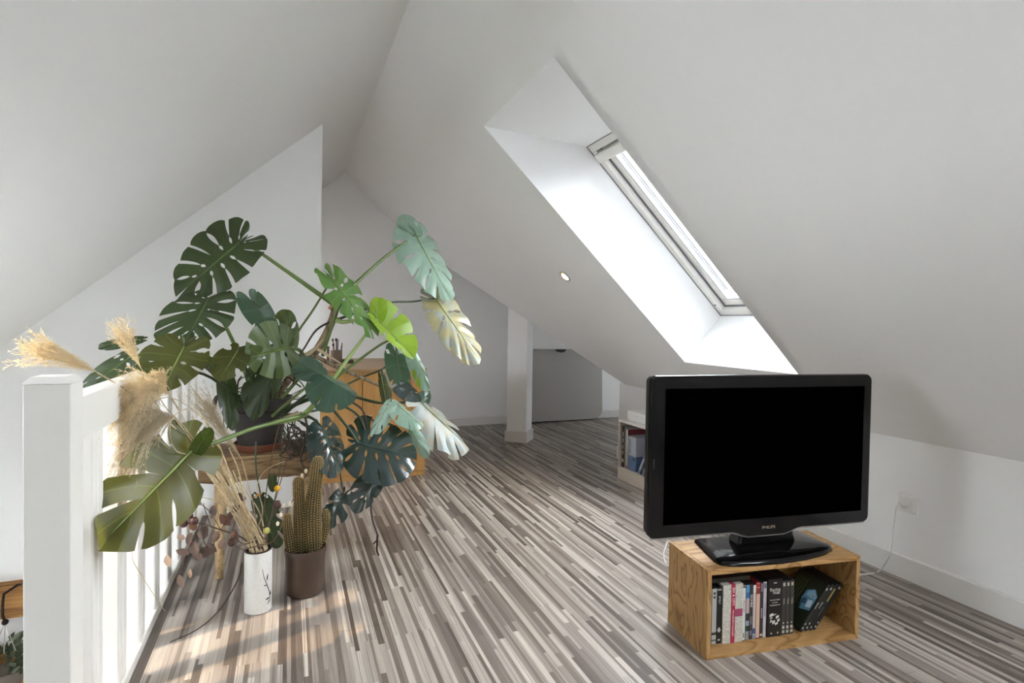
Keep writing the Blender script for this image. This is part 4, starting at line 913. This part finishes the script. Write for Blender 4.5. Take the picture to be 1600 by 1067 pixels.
k.build('root_tangle', ROOT, mon, True, kind='stuff')

# ------------------------------------------------------------------ cactus
cc = Vector((.066, 2.318, 0))
cac = thing('potted_cactus', 'golden spined column cactus in a brown glazed pot on the floor', 'cactus', cc)
BRG = mat('brown_glazed_pot', '#5a483e', .25, .5); t = NT(BRG); n_ = t.noise(t.mapping(t.obj(), (1, 1, 1)), 7, 3); t.base(t.ramp(n_, [(.3, '#43352e'), (.7, '#524136')]))
m = MB(); m.lathe([(.066, 0), (.071, .004), (.075, .05), (.0755, .15), (.078, .158), (.079, .172), (.077, .18), (.072, .18), (.070, .165), (.068, .14)], cc, 44); m.build('pot', BRG, cac, 'auto')
m = MB(); m.lathe([(.071, .14), (.07, .158), (.03, .163), (.001, .165)], cc, 24); m.build('soil', SOIL, cac, True)
CACT = mat('cactus_green', '#3d3f1e', .6); t = NT(CACT); n_ = t.noise(t.obj(), 12, 2); t.base(t.ramp(n_, [(.3, '#3a361a'), (.7, '#574722')]))
SPINE = mat('golden_spines', '#c7ae76', .6); SPINE2 = mat('sunlit_amber_spines', '#b07f34', .6)  # amber is sunlight on the columns, put into the spine colour
def column(top, bx_, by_, r, lab, amber=0, nribs=16, bend=.0):
    P = [Vector((bx_, by_, .15)), Vector((bx_+(top.x-bx_)*.25+bend, by_, .15+(top.z-.15)*.4)), Vector((bx_+(top.x-bx_)*.8+bend*.6, (by_+top.y)/2, .15+(top.z-.15)*.75)), top]
    C_ = smooth_path(P, 30); N = len(C_); mb = MB(); vs = []; K = nribs*4
    def rad(i):
        u = i/(N-1); return r*(.72+.38*math.sin(math.pi*min(u*1.25+.12, .85)))*(math.sqrt(max(0, 1-((u-.86)/.14)**2)) if u > .86 else 1)*(1-.18*max(0, u-.4))
    for i, c in enumerate(C_):
        R_ = rad(i)
        for j in range(K):
            a = 2*math.pi*j/K; q = R_*(1+.09*math.cos(nribs*a)); vs.append(c+Vector((math.cos(a)*q, math.sin(a)*q, 0)))
    mb.add(vs, [(i*K+j, i*K+(j+1) % K, (i+1)*K+(j+1) % K, (i+1)*K+j) for i in range(N-1) for j in range(K)]+[tuple(range((N-1)*K, N*K))])
    o = mb.build('cactus_stem', CACT, cac, True); o['label'] = lab
    sp = MB(); L_ = (top.z-.15); rows = int(L_/.0085)
    for k_ in range(nribs):
        a = 2*math.pi*k_/nribs; rd = Vector((math.cos(a), math.sin(a), 0)); tg = Vector((-math.sin(a), math.cos(a), 0))
        if rd.dot(CAM-top) < -.6*(CAM-top).length: continue
        for i in range(rows):
            u = (i+.5+.3*(k_ % 2))/rows; f = min(u, .999)*(N-1); i0 = int(f); c = C_[i0].lerp(C_[min(i0+1, N-1)], f-i0); R_ = rad(f)*1.09
            p = c+rd*R_
            sp.add([p+tg*.0021+rd*.0012, p+Vector((0, 0, .0026))+rd*.0014, p-tg*.0021+rd*.0012, p-Vector((0, 0, .0026))+rd*.0014], [(0, 1, 2, 3)], 0)
            for q in range(6):
                d = (rd*rnd.uniform(.25, 1)+tg*rnd.uniform(-.9, .9)+Vector((0, 0, rnd.uniform(-.6, .8)))).normalized()*rnd.uniform(.004, .0085)
                s_ = d.orthogonal().normalized()*.0004
                sp.add([p+s_, p-s_, p+d], [(0, 1, 2)], 1 if rnd.random() < amber*(.3+u) else 0)
    sp.build('spines', [SPINE, SPINE2], o, kind='stuff')
column(aty(497, 712, 2.31), .096, 2.312, .0275, 'tallest cactus column', .15, 18, -.010)
column(aty(466, 744, 2.32), .050, 2.325, .022, 'middle cactus column with sunlight painted amber on its tip', 1.0, 16, .0)
column(aty(449, 802, 2.31), .014, 2.315, .0165, 'short cactus column at the left of the pot', .35, 14, -.004)
column(aty(509, 795, 2.33), .122, 2.340, .013, 'short cactus column at the right of the pot', .1, 12, .012)

# ------------------------------------------------------------------ vase with dried grasses
vc = Vector((-.101, 2.229, 0))
vase = thing('ceramic_vase', 'tall white speckled cylinder vase with a dark painted twig on the floor', 'vase', vc)
VW = mat('speckled_white_glaze', '#d9d6d0', .35, .5); t = NT(VW); n_ = t.noise(t.obj(), 320, 1); t.base(t.ramp(n_, [(.26, '#aaa499'), (.36, '#cfccc6'), (1, '#d8d5d0')]))
VR, VH = .0475, .228
m = MB(); m.lathe([(VR-.003, 0), (VR, .004), (VR, VH-.004), (VR-.002, VH-.001), (VR-.004, VH-.001), (VR-.005, .02), (.001, .015)], vc, 48); m.build('body', VW, vase, 'auto')
RIM = mat('dark_brown_glaze', '#3a2a22', .4)
m = MB(); m.lathe([(VR-.0005, VH-.004), (VR-.0005, VH), (VR-.003, VH+.002), (VR-.006, VH+.0), (VR-.007, VH-.03), (VR-.005, VH-.03), (VR-.004, VH-.004)], vc, 48); m.build('rim', RIM, vase, 'auto')
INK = mat('dark_twig_paint', '#2f2a28', .5)
def onvase(px, py):
    d = ray(px, py); o_ = CAM; a = d.x**2+d.y**2; ox, oy = o_.x-vc.x, o_.y-vc.y; b_ = 2*(ox*d.x+oy*d.y); c = ox*ox+oy*oy-(VR+.0004)**2
    D = b_*b_-4*a*c; t_ = (-b_-math.sqrt(max(D, 0)))/(2*a); return o_+d*t_
k = MB()
k.tube([onvase(*p) for p in ((410, 889), (412.5, 902), (417, 913), (421, 924), (422, 934))], [.0008, .0012, .0014, .0012, .001], 6)
for a, b_, w in (((417, 907), (418.5, 896), .0022), ((416.5, 914), (412, 915.5), .0018), ((421, 933), (415, 937), .0035), ((422, 935), (417.5, 944), .002), ((421.5, 931), (423, 922), .002)):
    A_, B_ = onvase(*a), onvase(*b_); k.tube([A_.lerp(B_, q) for q in (0, .3, .6, 1)], [.0006, w, w, .0003], 6)
k.build('painted_twig', INK, vase, True)

STRAW = mat('dried_straw', '#b9a37f', .75); t = NT(STRAW); n_ = t.noise(t.mapping(t.obj(), (1, 1, .3)), 60, 2); t.base(t.ramp(n_, [(.3, '#a58d68'), (.7, '#d8c7a4')]))
PLUME = mat('pampas_cream', '#e3d3ae', .85); PLUME_SHADE = mat('pampas_shaded_beige', '#c4b596', .85)  # grey beige copy carries the shade of the unlit lower plume
for pm_, tc_ in ((PLUME, '#e0bd7a'), (PLUME_SHADE, '#b09c7c')):
    t = NT(pm_); tl = t.n('ShaderNodeBsdfTranslucent'); tl.inputs[0].default_value = lin(tc_); mx = t.n('ShaderNodeMixShader'); mx.inputs[0].default_value = .35
    t.l(t.b.outputs[0], mx.inputs[1]); t.l(tl.outputs[0], mx.inputs[2]); t.l(mx.outputs[0], t.t.nodes['Material Output'].inputs[0])
GS = 'dried stems in the white vase'
def vmouth(i): a = i*2.4; return Vector((vc.x+.03*math.cos(a), vc.y+.03*math.sin(a), VH-.0))
vn = 0
def stalk(name, lab, cat, pts, r0=.0022, r1=.0014, m_=None, grp=None):
    """stem rising from the vase through surveyed points"""
    global vn
    vn += 1; mo = vmouth(vn); ft = Vector((vc.x+(mo.x-vc.x)*.2, vc.y+(mo.y-vc.y)*.2, .03))
    P = [ft, mo]+[aty(*p) for p in pts]
    o = thing(name, lab, cat, ft, grp or GS); S = smooth_path(P, 30)
    k = MB(); k.tube(S, [r0+(r1-r0)*i/(len(S)-1) for i in range(len(S))], 7); k.build('stem', m_ or STRAW, o, True); return o, S[-1]
def plume(o, a, b, n=60, spread=.05, droop=.05, m_=None, seed=1, tail=(0, 0, -1), start=.55):
    """feathery head: strands leaving the axis a-b and sagging, each set with little awns"""
    rg = random.Random(seed); mb = MB(); ax = b-a; L_ = ax.length; side = ax.cross(Vector((0, 1, 0))).normalized(); dep = ax.cross(side).normalized()
    for i in range(n):
        s = a+ax*(rg.random()**1.4*start)
        e = b+side*rg.gauss(0, spread)+dep*rg.gauss(0, spread*.7)+ax*rg.uniform(-.28, .05)+Vector(tail)*droop*rg.random()
        mid = s.lerp(e, .5)+side*rg.gauss(0, spread*.35)-Vector(tail)*droop*.30
        P = [(s*(1-t_)**2+mid*2*t_*(1-t_)+e*t_*t_) for t_ in [j/9 for j in range(10)]]
        mb.tube(P, [.0007*(1-.5*j/9) for j in range(10)], 3, cap=False)
        for j in range(34):
            f = rg.uniform(.12, 1)*8.99; j0 = int(f); p = P[j0].lerp(P[j0+1], f-j0); d = (P[j0+1]-P[j0]).normalized()
            w = (d*rg.uniform(.5, 1.2)+Vector((rg.gauss(0, .5), rg.gauss(0, .5), rg.gauss(0, .5)))).normalized()*rg.uniform(.006, .013)
            q = w.orthogonal().normalized()*.0007
            mb.add([p-q*.4, p+w*.5+q, p+w, p+w*.5-q], [(0, 1, 2, 3)])
    mb.build('plume', m_ or PLUME, o, kind='stuff')
PG = 'pampas_stalk'
o, e = stalk(PG, 'pampas stalk with its cream plume reaching far left over the newel post', 'dried grass', [(300, 700, 2.0), (215, 622, 1.85), (152, 582, 1.78)], .0026, .002)
plume(o, e, aty(28, 532, 1.72), 80, .022, .03, PLUME, 3, start=.6)
o, e = stalk(PG, 'pampas stalk with an upright cream plume in front of the grey wall', 'dried grass', [(310, 720, 2.1), (250, 640, 2.05), (222, 578, 2.0)], .0024, .0018)
plume(o, e, aty(180, 500, 1.98), 55, .020, .02, PLUME, 4)
o, e = stalk(PG, 'pampas stalk with a thick golden plume arching above the handrail', 'dried grass', [(330, 740, 2.08), (290, 660, 1.98), (263, 614, 1.92)], .0026, .002)
plume(o, e, aty(182, 602, 1.80), 260, .040, .11, PLUME, 5, start=.5)
o, e2_ = stalk(PG, 'pampas stalk with a golden tuft standing against the olive leaf', 'dried grass', [(325, 730, 2.1), (285, 650, 2.0), (262, 612, 1.95)], .002, .0014)
plume(o, e2_, aty(240, 578, 1.93), 45, .012, .01, PLUME, 8)
o, e = stalk(PG, 'pampas stalk with a plume in painted shade drooping beside the handrail', 'dried grass', [(340, 760, 2.08), (300, 690, 1.98), (272, 652, 1.92)], .0024, .0018)
plume(o, e, aty(182, 660, 1.80), 260, .045, .20, PLUME_SHADE, 6, start=.55)
o, e = stalk(PG, 'pampas stalk with a loose grey plume between the railing and the pot', 'dried grass', [(398, 800, 2.26), (378, 718, 2.3)], .002, .0014)
plume(o, e, aty(305, 605, 2.28), 75, .024, .02, PLUME_SHADE, 7, tail=(-.6, 0, -.4), start=.7)
ends = [(300, 650), (306, 662), (312, 640), (318, 670), (322, 655), (296, 672), (328, 690), (334, 700), (340, 688), (310, 690), (345, 715), (352, 730), (330, 720), (358, 700), (318, 710), (364, 735)]
for i, (x_, y_) in enumerate(ends):
    q = .5+.05*(i % 5); mx_, my_ = 400+(x_-400)*q, 865+(y_-865)*(q+.06)
    stalk('dried_straw', 'bare pale straw in the bundle fanning up to the left from the vase', 'dried grass', [(mx_+rnd.uniform(-3, 3), my_, 2.2-.004*i), (x_, y_, 2.12-.008*i)], .0033, .002, None, 'bare straws in the white vase')
stalk('dried_straw', 'pale straw bending sharply, rightmost of the straws in the vase', 'dried grass', [(412, 830, 2.25), (405, 800, 2.26), (388, 772, 2.27), (372, 745, 2.28)], .0026, .002)
for i, (pts, lab) in enumerate(((((330, 740, 2.1), (262, 700, 1.9), (236, 665, 1.86), (238, 632, 1.86), (262, 621, 1.88), (290, 632, 1.92), (318, 655, 1.98)), 'dried tendril making a wide loop in front of the golden plume'),
                         (((320, 730, 2.05), (276, 705, 1.9), (265, 675, 1.88), (272, 650, 1.88), (292, 638, 1.9)), 'dried tendril arching left above the huge front leaf'),
                         (((305, 690, 2.0), (262, 640, 1.9), (246, 612, 1.88), (258, 601, 1.88), (265, 610, 1.88), (258, 618, 1.88)), 'dried tendril curling into a small ring on the golden plume'))):
    stalk('dried_tendril', lab, 'dried grass', pts, .002, .0012)
# dried flowers
o, e = stalk('button_flower', 'yellow button flower at the end of a stem, higher of the two', 'dried flower', [(420, 820, 2.2), (433, 763, 2.18)], .0016, .0012, mat('flower_stem', '#6d6248', .7))
m = MB(); m.ball(e, .0115, 14); m.build('flower_head', mat('yellow_flower', '#cf9a1d', .9), o, True)
o, e = stalk('button_flower', 'pale green button flower low over the vase rim', 'dried flower', [(414, 850, 2.19), (417, 829, 2.17)], .0016, .0012, MATS['flower_stem'])
m = MB(); m.ball(e, .0115, 14); m.build('flower_head', mat('green_yellow_flower', '#a3a25a', .9), o, True)
BRN = mat('dried_brown_stem', '#5e4433', .75); POD = mat('poppy_pod', '#4a2f26', .7)
for pts, lab, rr in ((((425, 800, 2.2), (452, 707, 2.2)), 'brown dried bud stem, tallest of the dried flowers', .008), (((424, 810, 2.2), (433, 790, 2.18)), 'dark poppy pod beside the yellow button flower', .015), (((378, 858, 2.16), (362, 848, 2.12)), 'dark seed pod left of the vase rim, lower of two', .013), (((380, 850, 2.16), (366, 836, 2.12)), 'dark seed pod left of the vase rim, upper of two', .014)):
    o, e = stalk('dried_seed_pod', lab, 'dried flower', list(pts), .0022, .0016, BRN)
    m = MB(); m.lathe([(.002, -rr), (rr*.8, -rr*.6), (rr, 0), (rr*.75, rr*.7), (rr*.5, rr*.85), (rr*.75, rr*1.05), (.001, rr*1.0)], e, 12); m.build('pod', POD, o, True)
o, e = stalk('willow_twig', 'thin twig with small cream catkins leaning in front of the cactus', 'twig', [(428, 845, 2.18), (448, 800, 2.16), (468, 762, 2.14), (482, 735, 2.13)], .0018, .001, BRN)
for x_, y_ in ((472, 743), (478, 736), (434, 818), (439, 804), (444, 790), (452, 787)):
    m = MB(); m.ball(aty(x_, y_, 2.14), .006, 10, 0, (1, 1, 1.4)); m.build('catkin', mat('cream_catkin', '#d6c8a8', .9), o, True)
o, e = stalk('dried_flower', 'orange yellow dried leaf on a thin stem among the dried flowers', 'dried flower', [(405, 830, 2.2), (395, 780, 2.2)], .0016, .001, BRN)
m = MB(); c = aty(395, 778, 2.2); m.add([c, c+Vector((.022, 0, .006)), c+Vector((.034, .004, .016)), c+Vector((.014, -.004, .014))], [(0, 1, 2, 3)]); m.build('dry_leaf', mat('orange_leaf', '#c58f3a', .7), o)
o, e = stalk('dried_grass_blade', 'thin straw arching right towards the brown bud', 'dried grass', [(410, 800, 2.22), (402, 760, 2.22), (415, 735, 2.2), (445, 720, 2.18)], .0016, .0012)
stalk('dried_grass_blade', 'dark upright stem rising past the bench edge, left of the brown bud', 'dried grass', [(412, 800, 2.3), (420, 740, 2.3), (430, 690, 2.3), (437, 662, 2.3)], .0022, .0016, BRN)
stalk('dried_grass_blade', 'second dark upright stem rising past the bench edge', 'dried grass', [(425, 800, 2.3), (438, 730, 2.32), (442, 650, 2.32)], .0022, .0016, STEMD)
# branch of brown dried leaves
DL = [mat('dried_leaf_brown', '#40302a', .7), mat('dried_leaf_taupe', '#57473f', .75), mat('dried_leaf_pale', '#8f7a69', .75), mat('dried_leaf_rust', '#5e3d2a', .7)]
o, e = stalk('dried_leaf_branch', 'branch of brown dried round leaves and dark berries left of the vase', 'dried branch', [(378, 840, 2.18), (345, 828, 2.12), (315, 818, 2.08), (285, 818, 2.04)], .003, .0016, mat('dark_twig', '#3d2c24', .75))
rg = random.Random(11)
def dleaf(x_, y_, d_, w, h, mi, rot=None):
    c = aty(x_, y_, d_); k = MB(); a = rg.uniform(0, 6.28) if rot is None else rot; U = (c_r*math.cos(a)+c_u*math.sin(a)); V = (-c_r*math.sin(a)+c_u*math.cos(a))+c_f*rg.uniform(-.7, .7); V.normalize(); N_ = U.cross(V)
    pts = [(0, -1, 0), (.55, -.55, .12), (.75, .05, .18), (.45, .65, .1), (0, 1, -.05), (-.45, .65, .1), (-.75, .05, .18), (-.55, -.55, .12), (0, 0, 0), (0, .5, -.02), (0, -.5, 0)]
    k.add([c+U*(u*w)+V*(v*h)+N_*(z*w) for u, v, z in pts], [(0, 1, 10), (1, 2, 8, 10), (2, 3, 9, 8), (3, 4, 9), (4, 5, 9), (5, 6, 8, 9), (6, 7, 10, 8), (7, 0, 10)])
    k.build('dried_leaf', DL[mi], o, True)
for x_, y_, d_, w, h, mi in ((296, 842, 2.06, .016, .024, 0), (318, 832, 2.08, .026, .028, 1), (304, 856, 2.06, .024, .03, 1), (330, 857, 2.1, .024, .022, 0), (283, 839, 2.03, .016, .014, 2), (352, 812, 2.14, .024, .028, 3), (334, 798, 2.12, .022, .02, 0),
                             (311, 784, 2.1, .014, .02, 0), (369, 794, 2.18, .018, .02, 0), (376, 776, 2.2, .02, .022, 1), (322, 862, 2.07, .03, .02, 1), (346, 850, 2.12, .016, .02, 0), (286, 862, 2.04, .018, .022, 1), (263, 876, 1.98, .017, .02, 2), (297, 896, 2.05, .012, .026, 2),
                             (283, 908, 2.05, .018, .026, 1), (310, 868, 2.06, .022, .018, 1), (338, 838, 2.1, .018, .02, 1), (360, 806, 2.16, .016, .024, 3), (302, 822, 2.07, .02, .014, 3)):
    dleaf(x_, y_, d_, w, h, mi)
for x_, y_, rr in ((287, 818, .013), (303, 814, .014), (298, 806, .008)):
    m = MB(); m.ball(aty(x_, y_, 2.05), rr, 12); m.build('berry', mat('dark_red_berry', '#3f1f1c', .5), o, True)
k = MB()
for pts in (((345, 828, 2.12), (328, 800, 2.12), (312, 786, 2.12)), ((330, 824, 2.1), (320, 795, 2.1), (318, 786, 2.1)), ((315, 818, 2.08), (298, 850, 2.06), (286, 880, 2.05), (284, 905, 2.05)), ((345, 828, 2.12), (355, 812, 2.14), (372, 780, 2.2)), ((320, 822, 2.08), (318, 845, 2.08), (330, 860, 2.1))):
    k.tube(smooth_path([aty(*p) for p in pts], 10), .0014, 5)
k.build('side_twig', MATS['dark_twig'], o, True)
# long twig fallen on the floor, thin tendrils at the railing
tw = thing('fallen_twig', 'long thin dark twig curving over the floor left of the vase', 'twig', fl(300, 985))
P = [fl(378, 880, .05), fl(372, 905, .02), fl(345, 950, .006), fl(310, 982, .004), fl(266, 1003, .004)]
m = MB(); m.tube(smooth_path(P, 30), [.003-.0018*i/30 for i in range(29)], 6); m.build('twig', MATS['dark_twig'], tw, True) if False else None
S_ = smooth_path(P, 30); m = MB(); m.tube(S_, [.003-.0018*i/len(S_) for i in range(len(S_))], 6); m.build('twig', MATS['dark_twig'], tw, True)
o, e = stalk('dried_tendril', 'thin dried tendril hanging down between the balusters', 'dried grass', [(330, 780, 2.0), (240, 800, 1.75), (206, 860, 1.72), (225, 905, 1.74), (258, 955, 1.78)], .0014, .0008)
